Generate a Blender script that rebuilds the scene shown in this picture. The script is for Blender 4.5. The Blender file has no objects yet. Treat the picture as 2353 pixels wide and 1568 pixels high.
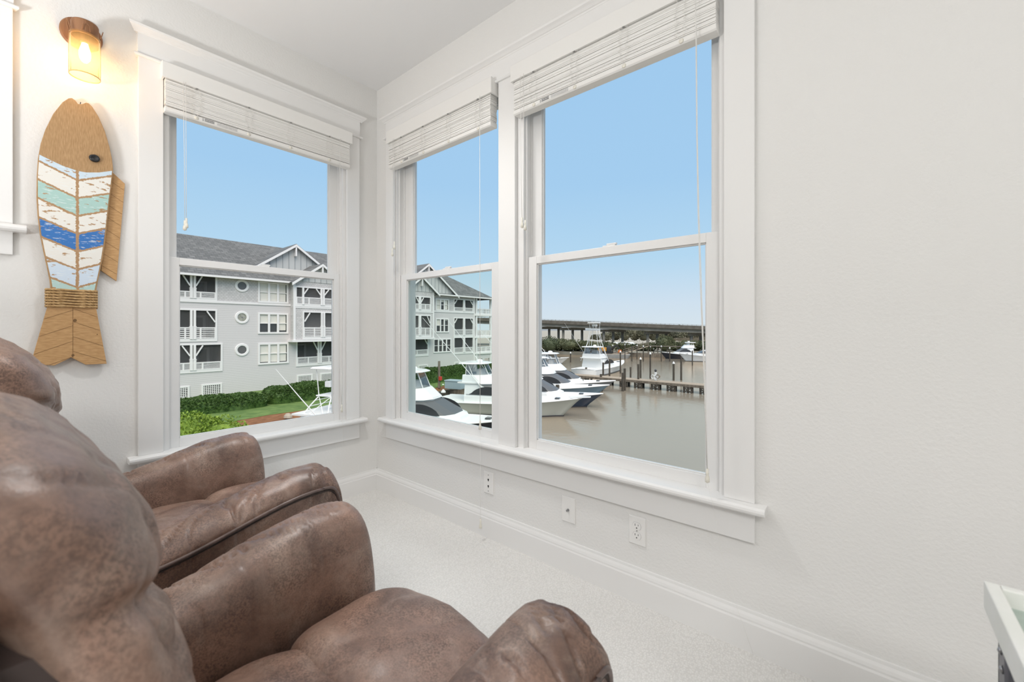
import bpy, bmesh, math, random
from mathutils import Vector, Matrix, noise
R = math.radians
random.seed(7)
scene = bpy.context.scene
COL = scene.collection

# ------------------------------------------------------------------ camera
EYE = Vector((2.591, -1.624, 1.094))
YAW = R(40.15)
cam_data = bpy.data.cameras.new('camera')
cam = bpy.data.objects.new('camera', cam_data)
COL.objects.link(cam)
cam.location = EYE
cam.rotation_euler = (R(90), 0, YAW)
cam_data.sensor_width = 36.0
cam_data.lens = 36.0 * 968.9 / 2353.0
cam_data.shift_y = (757.35 - 784.0) / 2353.0
cam_data.clip_start = 0.02
cam_data.clip_end = 6000
cam_data.dof.use_dof = True
cam_data.dof.focus_distance = 3.6
cam_data.dof.aperture_fstop = 5.0
scene.camera = cam

# ------------------------------------------------------------------ sky
world = bpy.data.worlds.new('sky')
scene.world = world
world.use_nodes = True
wt = world.node_tree
wt.nodes.clear()
w_out = wt.nodes.new('ShaderNodeOutputWorld')
w_bg = wt.nodes.new('ShaderNodeBackground')
w_tc = wt.nodes.new('ShaderNodeTexCoord')
w_sep = wt.nodes.new('ShaderNodeSeparateXYZ')
w_rmp = wt.nodes.new('ShaderNodeValToRGB')
cr = w_rmp.color_ramp
cr.elements[0].position = 0.0
cr.elements[0].color = (0.70, 0.79, 0.86, 1)
cr.elements[1].position = 1.0
cr.elements[1].color = (1.25, 1.3, 1.36, 1)
for p, c in ((0.06, (0.645, 0.765, 0.89, 1)), (0.16, (0.475, 0.70, 0.90, 1)), (0.32, (0.385, 0.625, 0.89, 1)),
             (0.60, (0.36, 0.60, 0.88, 1)), (0.72, (0.9, 1.0, 1.1, 1))):
    e = cr.elements.new(p)
    e.color = c
w_bg.inputs['Strength'].default_value = 1.0
wt.links.new(w_tc.outputs['Generated'], w_sep.inputs[0])
wt.links.new(w_sep.outputs['Z'], w_rmp.inputs[0])
wt.links.new(w_rmp.outputs[0], w_bg.inputs['Color'])
wt.links.new(w_bg.outputs[0], w_out.inputs['Surface'])

# veiled sun behind the room, high and very soft
sun_d = bpy.data.lights.new('sun', 'SUN')
sun_d.energy = 2.9
sun_d.angle = R(50)
sun_d.color = (1.0, 0.89, 0.78)
sun = bpy.data.objects.new('sun', sun_d)
COL.objects.link(sun)
sun.rotation_euler = Vector((0.55, -0.35, 0.76)).to_track_quat('Z', 'Y').to_euler()

H_CEIL = 2.74
# unseen ceiling lamp added to light the room (its fixture is built further down)
FILL_LAMPS = [(3.9, -3.1)]
FILL_LAMP_W = [60]
for (lx, ly), lw in zip(FILL_LAMPS, FILL_LAMP_W):
    ld = bpy.data.lights.new('fill_ceiling_light', 'AREA')
    ld.shape = 'RECTANGLE'
    ld.size, ld.size_y = 1.1, 0.8
    ld.energy = lw
    ld.color = (1.0, 0.992, 0.98)
    lo = bpy.data.objects.new('fill_ceiling_light', ld)
    lo.location = (lx, ly, 2.690)
    COL.objects.link(lo)

# unseen downlight added to brighten the carpet and lower walls
FILL_CAN = (1.0, -0.75)
cd_ = bpy.data.lights.new('fill_downlight_beam', 'SPOT')
cd_.energy = 84
cd_.spot_size = 2.1
cd_.spot_blend = 1.0
cd_.shadow_soft_size = 0.09
cd_.color = (1.0, 0.99, 0.975)
co_ = bpy.data.objects.new('fill_downlight_beam', cd_)
co_.location = (*FILL_CAN, H_CEIL - 0.02)
COL.objects.link(co_)

# unseen uplighter added behind the camera to brighten the ceiling
FILL_UPS = [(1.15, -2.75)]
for ux, uy in FILL_UPS:
    ud = bpy.data.lights.new('fill_uplight', 'AREA')
    ud.shape = 'DISK'
    ud.size = 0.36
    ud.energy = 47
    ud.color = (1.0, 1.0, 1.0)
    uo = bpy.data.objects.new('fill_uplight', ud)
    uo.location = (ux, uy, 1.17)
    uo.rotation_euler = (R(180), 0, 0)
    COL.objects.link(uo)

vs = scene.view_settings
scene.display_settings.display_device = 'sRGB'
vs.view_transform = 'Standard'
vs.look = 'None'
vs.exposure = 0.0
vs.gamma = 1.0
vs.use_curve_mapping = False
cy = scene.cycles
cy.max_bounces = 10
cy.diffuse_bounces = 5
cy.glossy_bounces = 4
cy.transmission_bounces = 4
cy.transparent_max_bounces = 16
cy.caustics_reflective = False
cy.caustics_refractive = False
cy.sample_clamp_indirect = 6.0
cy.use_denoising = True

# ------------------------------------------------------------------ materials
def new_mat(name):
    m = bpy.data.materials.new(name)
    m.use_nodes = True
    nt = m.node_tree
    return m, nt, nt.nodes['Principled BSDF'], nt.nodes['Material Output']

def mat(name, c, rough=0.6, metal=0.0, spec=0.5, c2=None, scale=6.0, stretch=None, detail=4.0, bump=0.0, bscale=60.0, bdist=0.01, lo=0.35, hi=0.65):
    """Principled paint; c2 mottles it with noise, bump roughens it."""
    m, nt, b, o = new_mat(name)
    b.inputs['Base Color'].default_value = (*c, 1)
    b.inputs['Roughness'].default_value = rough
    b.inputs['Metallic'].default_value = metal
    b.inputs['Specular IOR Level'].default_value = spec
    L = nt.links.new
    if c2 or bump:
        tc = nt.nodes.new('ShaderNodeTexCoord')
        mp = nt.nodes.new('ShaderNodeMapping')
        if stretch:
            mp.inputs['Scale'].default_value = stretch
        L(tc.outputs['Object'], mp.inputs['Vector'])
    if c2:
        n = nt.nodes.new('ShaderNodeTexNoise')
        n.inputs['Scale'].default_value = scale
        n.inputs['Detail'].default_value = detail
        L(mp.outputs[0], n.inputs['Vector'])
        r = nt.nodes.new('ShaderNodeValToRGB')
        r.color_ramp.elements[0].position = lo
        r.color_ramp.elements[0].color = (*c, 1)
        r.color_ramp.elements[1].position = hi
        r.color_ramp.elements[1].color = (*c2, 1)
        L(n.outputs['Fac'], r.inputs[0])
        L(r.outputs[0], b.inputs['Base Color'])
    if bump:
        n2 = nt.nodes.new('ShaderNodeTexNoise')
        n2.inputs['Scale'].default_value = bscale
        n2.inputs['Detail'].default_value = 3.0
        L(mp.outputs[0], n2.inputs['Vector'])
        bp = nt.nodes.new('ShaderNodeBump')
        bp.inputs['Strength'].default_value = bump
        bp.inputs['Distance'].default_value = bdist
        L(n2.outputs['Fac'], bp.inputs['Height'])
        L(bp.outputs[0], b.inputs['Normal'])
    return m

M = {}
M['wall'] = mat('wall_paint', (0.80, 0.793, 0.775), 0.75, spec=0.25, bump=0.35, bscale=95, bdist=0.004)
M['ceiling'] = mat('ceiling_paint', (0.835, 0.835, 0.835), 0.85, spec=0.2, bump=0.15, bscale=140, bdist=0.002)
M['trim'] = mat('trim_gloss_white', (0.83, 0.824, 0.812), 0.38, spec=0.4)
M['sash'] = mat('vinyl_sash_white', (0.82, 0.814, 0.803), 0.35, spec=0.4)
M['blind'] = mat('faux_wood_blind_white', (0.84, 0.83, 0.805), 0.45, spec=0.4)
M['cord'] = mat('white_cord', (0.82, 0.81, 0.78), 0.8)
M['tassel'] = mat('ivory_plastic', (0.80, 0.77, 0.68), 0.35)
M['ink'] = mat('label_ink', (0.12, 0.12, 0.13), 0.7)
M['ink_grey'] = mat('label_ink_grey', (0.45, 0.45, 0.46), 0.7)
M['plate'] = mat('plate_white', (0.84, 0.83, 0.81), 0.3)
M['dark'] = mat('black_void', (0.02, 0.02, 0.02), 0.6)
M['steel'] = mat('steel', (0.35, 0.35, 0.36), 0.35, metal=1.0)
M['gap'] = mat('sash_gap_grey', (0.30, 0.30, 0.29), 0.7)

def mat_carpet():
    m, nt, b, o = new_mat('loop_carpet')
    L = nt.links.new
    tc = nt.nodes.new('ShaderNodeTexCoord')
    mp = nt.nodes.new('ShaderNodeMapping')
    mp.inputs['Scale'].default_value = (1.0, 0.62, 1.0)
    L(tc.outputs['Object'], mp.inputs['Vector'])
    v = nt.nodes.new('ShaderNodeTexVoronoi')
    v.inputs['Scale'].default_value = 165
    v.inputs['Randomness'].default_value = 0.75
    L(mp.outputs[0], v.inputs['Vector'])
    n = nt.nodes.new('ShaderNodeTexNoise')
    n.inputs['Scale'].default_value = 2.2
    n.inputs['Detail'].default_value = 3
    L(tc.outputs['Object'], n.inputs['Vector'])
    r = nt.nodes.new('ShaderNodeValToRGB')
    r.color_ramp.elements[0].position = 0.0
    r.color_ramp.elements[0].color = (0.86, 0.845, 0.82, 1)
    r.color_ramp.elements[1].position = 0.75
    r.color_ramp.elements[1].color = (0.72, 0.705, 0.68, 1)
    L(v.outputs['Distance'], r.inputs[0])
    mx = nt.nodes.new('ShaderNodeMixRGB')
    mx.blend_type = 'MULTIPLY'
    mx.inputs[0].default_value = 0.10
    L(r.outputs[0], mx.inputs[1])
    L(n.outputs['Fac'], mx.inputs[2])
    L(mx.outputs[0], b.inputs['Base Color'])
    b.inputs['Roughness'].default_value = 0.95
    b.inputs['Specular IOR Level'].default_value = 0.1
    bp = nt.nodes.new('ShaderNodeBump')
    bp.invert = True
    bp.inputs['Strength'].default_value = 0.6
    bp.inputs['Distance'].default_value = 0.004
    L(v.outputs['Distance'], bp.inputs['Height'])
    L(bp.outputs[0], b.inputs['Normal'])
    return m
M['carpet'] = mat_carpet()

def mat_glass(name, tint=(1, 1, 1), refl=0.05, rough=0.0):
    m = bpy.data.materials.new(name)
    m.use_nodes = True
    nt = m.node_tree
    nt.nodes.clear()
    o = nt.nodes.new('ShaderNodeOutputMaterial')
    t = nt.nodes.new('ShaderNodeBsdfTransparent')
    t.inputs['Color'].default_value = (*tint, 1)
    g = nt.nodes.new('ShaderNodeBsdfGlossy')
    g.inputs['Roughness'].default_value = rough
    lw = nt.nodes.new('ShaderNodeLayerWeight')
    lw.inputs['Blend'].default_value = refl
    mx = nt.nodes.new('ShaderNodeMixShader')
    nt.links.new(lw.outputs['Fresnel'], mx.inputs[0])
    nt.links.new(t.outputs[0], mx.inputs[1])
    nt.links.new(g.outputs[0], mx.inputs[2])
    nt.links.new(mx.outputs[0], o.inputs['Surface'])
    return m
M['pane'] = mat_glass('window_pane', (0.985, 0.99, 0.985), 0.03)
M['pane_green'] = mat_glass('tinted_window_pane', (0.92, 0.96, 0.935), 0.05)
M['amber_glass'] = mat_glass('amber_lamp_glass', (1.0, 0.94, 0.83), 0.03, 0.05)
def add_translucent(m, c, f):
    nt = m.node_tree
    o = [n for n in nt.nodes if n.type == 'OUTPUT_MATERIAL'][0]
    src = o.inputs['Surface'].links[0].from_socket
    t = nt.nodes.new('ShaderNodeBsdfTranslucent'); t.inputs['Color'].default_value = (*c, 1)
    mx = nt.nodes.new('ShaderNodeMixShader'); mx.inputs[0].default_value = f
    nt.links.new(src, mx.inputs[1]); nt.links.new(t.outputs[0], mx.inputs[2]); nt.links.new(mx.outputs[0], o.inputs['Surface'])
add_translucent(M['amber_glass'], (1.0, 0.85, 0.60), 0.10)
M['clear_vinyl'] = mat_glass('clear_vinyl_curtain', (0.80, 0.81, 0.82), 0.25, 0.15)

def mat_leather():
    m, nt, b, o = new_mat('distressed_leather')
    L = nt.links.new
    tc = nt.nodes.new('ShaderNodeTexCoord')
    def nz(scale, detail, rough=0.6, dist=0.0):
        n = nt.nodes.new('ShaderNodeTexNoise')
        n.inputs['Scale'].default_value = scale
        n.inputs['Detail'].default_value = detail
        n.inputs['Roughness'].default_value = rough
        n.inputs['Distortion'].default_value = dist
        L(tc.outputs['Object'], n.inputs['Vector'])
        return n
    def ramp(src, p0, c0, p1, c1):
        r = nt.nodes.new('ShaderNodeValToRGB')
        r.color_ramp.elements[0].position = p0; r.color_ramp.elements[0].color = (*c0, 1)
        r.color_ramp.elements[1].position = p1; r.color_ramp.elements[1].color = (*c1, 1)
        L(src, r.inputs[0])
        return r.outputs[0]
    def mul(a, c, f):
        x = nt.nodes.new('ShaderNodeMixRGB'); x.blend_type = 'MULTIPLY'; x.inputs[0].default_value = f
        L(a, x.inputs[1]); L(c, x.inputs[2])
        return x.outputs[0]
    big, patch, mid, fine, grain = nz(4.2, 6, 0.60, 0.5), nz(11, 4, 0.6, 0.3), nz(60, 6, 0.72), nz(230, 4, 0.75), nz(420, 2, 0.6)
    c = ramp(big.outputs['Fac'], 0.30, (0.105, 0.060, 0.044), 0.68, (0.350, 0.224, 0.170))
    # rubbed-through greyish bloom
    wn = nt.nodes.new('ShaderNodeMapRange')
    wn.inputs['From Min'].default_value = 0.50; wn.inputs['From Max'].default_value = 0.72
    wn.inputs['To Min'].default_value = 0.0; wn.inputs['To Max'].default_value = 0.75
    L(nz(7.5, 5, 0.65, 0.8).outputs['Fac'], wn.inputs['Value'])
    wx = nt.nodes.new('ShaderNodeMixRGB'); wx.inputs[2].default_value = (0.355, 0.27, 0.22, 1)
    L(wn.outputs[0], wx.inputs[0]); L(c, wx.inputs[1])
    c = wx.outputs[0]
    # worn patches carry a fine dark grain, the rest is rubbed smooth
    sm = nt.nodes.new('ShaderNodeMapRange')
    sm.inputs['From Min'].default_value = 0.36; sm.inputs['From Max'].default_value = 0.62
    sm.inputs['To Min'].default_value = 0.12; sm.inputs['To Max'].default_value = 0.85
    L(patch.outputs['Fac'], sm.inputs['Value'])
    c = mul(c, ramp(mid.outputs['Fac'], 0.36, (0.66, 0.62, 0.60), 0.60, (1.12, 1.08, 1.05)), 0.45)
    x = nt.nodes.new('ShaderNodeMixRGB'); x.blend_type = 'MULTIPLY'
    L(sm.outputs[0], x.inputs[0]); L(c, x.inputs[1]); L(ramp(fine.outputs['Fac'], 0.42, (0.42, 0.38, 0.36), 0.56, (1.12, 1.06, 1.02)), x.inputs[2])
    L(x.outputs[0], b.inputs['Base Color'])
    rg = nt.nodes.new('ShaderNodeMapRange')
    rg.inputs['From Min'].default_value = 0.3; rg.inputs['From Max'].default_value = 0.7
    rg.inputs['To Min'].default_value = 0.32; rg.inputs['To Max'].default_value = 0.52
    L(patch.outputs['Fac'], rg.inputs['Value']); L(rg.outputs[0], b.inputs['Roughness'])
    b.inputs['Specular IOR Level'].default_value = 0.68
    bp = nt.nodes.new('ShaderNodeBump'); bp.inputs['Strength'].default_value = 0.25; bp.inputs['Distance'].default_value = 0.0015
    L(grain.outputs['Fac'], bp.inputs['Height']); L(bp.outputs[0], b.inputs['Normal'])
    return m
M['leather'] = mat_leather()
M['piping'] = mat('leather_piping', (0.085, 0.055, 0.046), 0.35, spec=0.6, c2=(0.15, 0.10, 0.085), scale=30)
M['seam'] = mat('seam_shadow_leather', (0.035, 0.022, 0.018), 0.7)
M['leather_dark'] = mat('leather_base', (0.045, 0.029, 0.025), 0.6)

def mat_wood(name, c1, c2, grain=(1, 26, 3), scale=6, rough=0.6):
    return mat(name, c1, rough, c2=c2, scale=scale, stretch=grain, detail=6, spec=0.3, bump=0.15, bscale=14, bdist=0.002, lo=0.3, hi=0.7)
M['fish_head'] = mat_wood('fish_head_oak', (0.36, 0.215, 0.10), (0.50, 0.32, 0.165), (1, 60, 7))
M['fish_wood'] = mat_wood('fish_pine', (0.46, 0.265, 0.115), (0.60, 0.37, 0.175), (1, 7, 40))
M['fish_groove'] = mat('fish_groove_brown', (0.20, 0.11, 0.045), 0.8)
M['rope'] = mat('jute_rope', (0.42, 0.26, 0.11), 0.9, c2=(0.60, 0.40, 0.20), scale=90, bump=0.4, bscale=200, bdist=0.003)
M['black_knob'] = mat('black_knob', (0.012, 0.012, 0.014), 0.25)
M['bronze'] = mat('aged_bronze_wood', (0.20, 0.085, 0.035), 0.5, c2=(0.30, 0.14, 0.06), scale=9, stretch=(1, 6, 1))

# paint coat of the fish: chevron bands worn through to the wood
FISH_YC = -1.446
def mat_fish_paint(z0, pitch, slope, cols):
    m, nt, b, o = new_mat('worn_chevron_paint')
    L = nt.links.new
    N = nt.nodes.new
    def mth(op, a, bb=None, cc=None):
        n = N('ShaderNodeMath'); n.operation = op
        for i, x in enumerate((a, bb, cc)):
            if x is None: continue
            if isinstance(x, (int, float)): n.inputs[i].default_value = x
            else: L(x, n.inputs[i])
        return n.outputs[0]
    tc = N('ShaderNodeTexCoord'); sp = N('ShaderNodeSeparateXYZ')
    L(tc.outputs['Object'], sp.inputs[0])
    ay = mth('ABSOLUTE', sp.outputs['Y'])
    # chevron coordinate in bands, counted downwards
    v = mth('DIVIDE', mth('SUBTRACT', mth('SUBTRACT', z0, sp.outputs['Z']), mth('MULTIPLY', mth('SUBTRACT', 0.11, ay), slope)), pitch)
    fr = mth('FRACT', v)
    edge = mth('MULTIPLY', mth('MINIMUM', fr, mth('SUBTRACT', 1.0, fr)), pitch)
    def nz(scale, det, st):
        mp = N('ShaderNodeMapping'); mp.inputs['Scale'].default_value = st
        L(tc.outputs['Object'], mp.inputs['Vector'])
        n = N('ShaderNodeTexNoise'); n.inputs['Scale'].default_value = scale; n.inputs['Detail'].default_value = det
        n.inputs['Roughness'].default_value = 0.65
        L(mp.outputs[0], n.inputs['Vector'])
        return n.outputs['Fac']
    n1, n2, n3 = nz(120, 4, (1, 1, 1.3)), nz(26, 3, (1, 0.7, 2.6)), nz(60, 4, (1, 0.5, 3))
    near = mth('MINIMUM', edge, mth('MULTIPLY', ay, 0.9))
    wob = mth('MULTIPLY', mth('SUBTRACT', n1, 0.5), 0.012)
    bare_edge = mth('LESS_THAN', mth('ADD', near, wob), 0.0042)
    bare_patch = mth('GREATER_THAN', mth('ADD', n2, mth('MULTIPLY', mth('SUBTRACT', n1, 0.5), 0.15)), 0.618)
    bare = mth('MAXIMUM', bare_edge, bare_patch)
    rmp = N('ShaderNodeValToRGB'); rmp.color_ramp.interpolation = 'CONSTANT'
    k = len(cols)
    el = rmp.color_ramp.elements
    el[0].position = 0; el[0].color = (*cols[0], 1)
    el[1].position = 1.0 / k; el[1].color = (*cols[1], 1)
    for i in range(2, k):
        e = el.new(i / k); e.color = (*cols[i], 1)
    L(mth('DIVIDE', v, float(k)), rmp.inputs[0])
    brush = N('ShaderNodeMixRGB'); brush.inputs[2].default_value = (0.80, 0.84, 0.84, 1)
    L(mth('MULTIPLY', mth('GREATER_THAN', n3, 0.60), 0.55), brush.inputs[0]); L(rmp.outputs[0], brush.inputs[1])
    wood = N('ShaderNodeMixRGB'); wood.inputs[1].default_value = (0.33, 0.185, 0.08, 1); wood.inputs[2].default_value = (0.52, 0.33, 0.18, 1)
    L(n1, wood.inputs[0])
    mx = N('ShaderNodeMixRGB'); L(bare, mx.inputs[0]); L(brush.outputs[0], mx.inputs[1]); L(wood.outputs[0], mx.inputs[2])
    L(mx.outputs[0], b.inputs['Base Color'])
    b.inputs['Roughness'].default_value = 0.55
    return m

# ------------------------------------------------------------------ mesh helpers
ORG = {}
def empty(name, loc=(0, 0, 0), rz=0.0, label=None, cat=None, group=None, kind=None, parent=None):
    o = bpy.data.objects.new(name, None)
    COL.objects.link(o)
    o.empty_display_size = 0.1
    o.location = loc
    o.rotation_euler = (0, 0, rz)
    if parent:
        o.parent = parent
    ORG[o.name] = Vector(loc)
    return tag(o, label, cat, group, kind)

def tag(o, label=None, cat=None, group=None, kind=None):
    for k, v in (('label', label), ('category', cat), ('group', group), ('kind', kind)):
        if v:
            o[k] = v
    return o

class MB:
    """Collects shapes; build() links them as one mesh object."""
    def __init__(s):
        s.v, s.f = [], []
    def add(s, vs, fs):
        o = len(s.v)
        s.v += [Vector(p) for p in vs]
        s.f += [tuple(i + o for i in f) for f in fs]
        return s
    def box(s, x0, x1, y0, y1, z0, z1, m=None):
        vs = [(x, y, z) for z in (z0, z1) for y in (y0, y1) for x in (x0, x1)]
        if m: vs = [m(*p) for p in vs]
        return s.add(vs, [(0, 2, 3, 1), (4, 5, 7, 6), (0, 1, 5, 4), (2, 6, 7, 3), (0, 4, 6, 2), (1, 3, 7, 5)])
    def prism(s, poly, h0, h1, m):
        n = len(poly)
        vs = [m(a, b, h0) for a, b in poly] + [m(a, b, h1) for a, b in poly]
        fs = [tuple(range(n))[::-1], tuple(range(n, 2 * n))] + [(i, (i + 1) % n, n + (i + 1) % n, n + i) for i in range(n)]
        return s.add(vs, fs)
    def quad(s, a, b, c, d):
        return s.add([a, b, c, d], [(0, 1, 2, 3)])
    def bar(s, a, b, w, h=None, up=(0, 0, 1)):
        """square bar between two points"""
        a, b = Vector(a), Vector(b)
        h = h or w
        d = (b - a).normalized()
        u = Vector(up)
        if abs(d.dot(u)) > 0.98: u = Vector((0, 1, 0))
        x = d.cross(u).normalized() * (w / 2)
        y = x.cross(d).normalized() * (h / 2)
        vs = [p + i * x + j * y for p in (a, b) for j in (-1, 1) for i in (-1, 1)]
        return s.add(vs, [(0, 2, 3, 1), (4, 5, 7, 6), (0, 1, 5, 4), (2, 6, 7, 3), (0, 4, 6, 2), (1, 3, 7, 5)])
    def loft(s, rings, cap=True, closed=True):
        n = len(rings[0])
        vs = [p for r in rings for p in r]
        fs = []
        m = n if closed else n - 1
        for j in range(len(rings) - 1):
            for i in range(m):
                k = (i + 1) % n
                fs.append((j * n + i, j * n + k, (j + 1) * n + k, (j + 1) * n + i))
        if cap:
            fs.append(tuple(range(n))[::-1])
            e = (len(rings) - 1) * n
            fs.append(tuple(range(e, e + n)))
        return s.add(vs, fs)
    def tube(s, pts, r, n=6, cap=True):
        pts = [Vector(p) for p in pts]
        rad = r if isinstance(r, (list, tuple)) else [r] * len(pts)
        rings = []
        ref = None
        for i, p in enumerate(pts):
            d = (pts[min(i + 1, len(pts) - 1)] - pts[max(i - 1, 0)]).normalized()
            if ref is None:
                ref = Vector((0, 0, 1)) if abs(d.z) < 0.9 else Vector((1, 0, 0))
            x = (ref - d * ref.dot(d)).normalized()
            ref = x
            y = d.cross(x)
            rings.append([p + rad[i] * (math.cos(2 * math.pi * k / n) * x + math.sin(2 * math.pi * k / n) * y) for k in range(n)])
        return s.loft(rings, cap)
    def lathe(s, prof, m=None, n=24, cap=True):
        m = m or (lambda x, y, z: (x, y, z))
        rings = [[m(r * math.cos(2 * math.pi * k / n), r * math.sin(2 * math.pi * k / n), z) for k in range(n)] for r, z in prof]
        return s.loft(rings, cap)
    def build(s, name, material, parent=None, smooth=False, bevel=0.0, subsurf=0, world=True, recalc=True):
        me = bpy.data.meshes.new(name)
        off = Vector((0, 0, 0))
        if parent is not None and world:
            p = parent
            while p is not None:
                off += ORG.get(p.name, Vector((0, 0, 0)))
                p = p.parent
        me.from_pydata([tuple(p - off) for p in s.v], [], s.f)
        if recalc:
            b = bmesh.new()
            b.from_mesh(me)
            bmesh.ops.recalc_face_normals(b, faces=b.faces)
            b.to_mesh(me)
            b.free()
        if smooth:
            me.polygons.foreach_set('use_smooth', [True] * len(me.polygons))
        me.materials.append(M[material] if isinstance(material, str) else material)
        o = bpy.data.objects.new(name, me)
        COL.objects.link(o)
        if parent is not None:
            o.parent = parent
        ORG[o.name] = Vector((0, 0, 0))
        if bevel:
            d = o.modifiers.new('bevel', 'BEVEL')
            d.width = bevel
            d.segments = 2
            d.limit_method = 'ANGLE'
            d.angle_limit = R(40)
            d.harden_normals = False
        if subsurf:
            d = o.modifiers.new('sub', 'SUBSURF')
            d.levels = d.render_levels = subsurf
        return o

def wall_holes(mb, u0, u1, z0, z1, holes, m, w0, w1):
    """A slab (u, w, z) between w0 and w1 with rectangular holes (ua, ub, za, zb), reveals included."""
    us = sorted({u0, u1, *[h[0] for h in holes], *[h[1] for h in holes]})
    zs = sorted({z0, z1, *[h[2] for h in holes], *[h[3] for h in holes]})
    us = [u for u in us if u0 <= u <= u1]
    zs = [z for z in zs if z0 <= z <= z1]
    for i in range(len(us) - 1):
        for j in range(len(zs) - 1):
            cu, cz = (us[i] + us[i + 1]) / 2, (zs[j] + zs[j + 1]) / 2
            if any(h[0] < cu < h[1] and h[2] < cz < h[3] for h in holes):
                continue
            a, b, c, d = us[i], us[i + 1], zs[j], zs[j + 1]
            mb.add([m(a, w1, c), m(b, w1, c), m(b, w1, d), m(a, w1, d)], [(0, 1, 2, 3)])
            mb.add([m(a, w0, c), m(a, w0, d), m(b, w0, d), m(b, w0, c)], [(0, 1, 2, 3)])
    for a, b, c, d in holes:
        a, b, c, d = max(a, u0), min(b, u1), max(c, z0), min(d, z1)
        for p, q in (((a, c), (a, d)), ((b, c), (b, d)), ((a, c), (b, c)), ((a, d), (b, d))):
            mb.add([m(p[0], w0, p[1]), m(q[0], w0, q[1]), m(q[0], w1, q[1]), m(p[0], w1, p[1])], [(0, 1, 2, 3)])
    return mb

WA = lambda u, w, z: (w, u, z)      # left wall: u runs along +y, w out into the room
WB = lambda u, w, z: (u, -w, z)     # window wall: u runs along +x

H = 2.74
RX, RY = 5.7, -4.8
# ------------------------------------------------------------------ room shell
HOLE_A = (-1.165, -0.215, 0.48, 2.37)
HOLE_A4 = (-2.75, -1.705, 1.49, 2.37)
HOLE_B1 = (0.211, 1.156, 0.48, 2.37)
HOLE_B2 = (1.246, 2.215, 0.48, 2.37)
tag(MB().box(-0.16, RX + 0.16, RY - 0.16, 0.16, -0.12, 0.0).build('floor', 'carpet'), kind='structure', label='cream loop-pile carpet floor')
tag(MB().box(-0.16, RX + 0.16, RY - 0.16, 0.16, H, H + 0.12).build('ceiling', 'ceiling'), kind='structure', label='plain off-white ceiling')
tag(wall_holes(MB(), RY - 0.16, 0.16, 0, H, [HOLE_A, HOLE_A4], WA, -0.16, 0).build('wall_left', 'wall', recalc=False), kind='structure', label='white textured wall with the lamp and wooden fish')
tag(wall_holes(MB(), 0, RX + 0.16, 0, H, [HOLE_B1, HOLE_B2], WB, -0.16, 0).build('wall_back', 'wall', recalc=False), kind='structure', label='white textured wall with the paired windows')
tag(MB().box(RX, RX + 0.16, RY, 0, 0, H).build('wall_right', 'wall'), kind='structure')
tag(MB().box(0, RX, RY - 0.16, RY, 0, H).build('wall_front', 'wall'), kind='structure')

def sweep(mb, prof, u0, u1, m, e0=0.0, e1=0.0):
    """Extrude a (w, z) profile along u; e0/e1 mitre the ends outwards by e*w (return of a crown)."""
    n = len(prof)
    vs = [m(u0 - e0 * w, w, z) for w, z in prof] + [m(u1 + e1 * w, w, z) for w, z in prof]
    fs = [tuple(range(n))[::-1], tuple(range(n, 2 * n))] + [(i, (i + 1) % n, n + (i + 1) % n, n + i) for i in range(n)]
    return mb.add(vs, fs)

BASE = [(0, 0), (0.016, 0), (0.016, 0.098), (0.0135, 0.104), (0.0135, 0.110), (0.011, 0.119), (0.007, 0.128), (0.006, 0.138), (0, 0.138)]
tag(sweep(MB(), BASE, RY, 0, WA).build('baseboard_left', 'trim'), kind='structure')
tag(sweep(MB(), BASE, 0, RX, WB).build('baseboard_back', 'trim'), kind='structure')

# ------------------------------------------------------------------ window trim
CROWN = [(0, 2.466), (0.021, 2.466), (0.024, 2.472), (0.028, 2.474), (0.036, 2.482), (0.045, 2.488), (0.047, 2.497), (0, 2.497)]
BEAD = [(0, 2.357), (0.029, 2.357), (0.033, 2.361), (0.033, 2.366), (0.029, 2.370), (0, 2.370)]
def stool_prof(z1, z0):
    return [(-0.03, z0), (0.052, z0), (0.060, z0 + 0.006), (0.062, (z0 + z1) / 2), (0.060, z1 - 0.006), (0.052, z1), (-0.03, z1)]

def trim_set(name, m, u0, u1, casings, zs, zb, label):
    root = empty(name, m((u0 + u1) / 2, 0, zb), kind='structure', label=label)
    for a, b in casings:
        MB().box(a, b, 0, 0.020, zs, 2.358, m=lambda x, y, z: m(x, y, z)).build('casing', 'trim', root, bevel=0.002)
    MB().box(u0 - 0.002, u1 + 0.002, 0, 0.020, 2.369, 2.468, m=m).build('head_board', 'trim', root)
    sweep(MB(), BEAD, u0 - 0.006, u1 + 0.006, m, 0.3, 0.3).build('bead', 'trim', root)
    sweep(MB(), CROWN, u0, u1, m, 0.75, 0.75).build('crown', 'trim', root)
    sweep(MB(), stool_prof(zs, zs - 0.027), u0 - 0.036, u1 + 0.036, m).build('stool', 'trim', root, bevel=0.002)
    MB().box(u0, u1, 0, 0.018, zb, zs - 0.026, m=m).build('apron', 'trim', root, bevel=0.002)
    return root

trim_set('trim_1', WA, -1.249, -0.140, [(-1.249, -1.158), (-0.228, -0.140)], 0.508, 0.375, 'white casing, crown and sill around the left window')
trim_set('trim_2', WB, 0.138, 2.301, [(0.138, 0.221), (1.146, 1.256), (2.206, 2.301)], 0.508, 0.373, 'white casing, crown and sill around the paired windows')
trim_set('trim_3', WA, -2.85, -1.622, [(-2.85, -2.755), (-1.712, -1.622)], 1.504, 1.388, 'white casing and sill end at the left picture edge')

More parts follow.
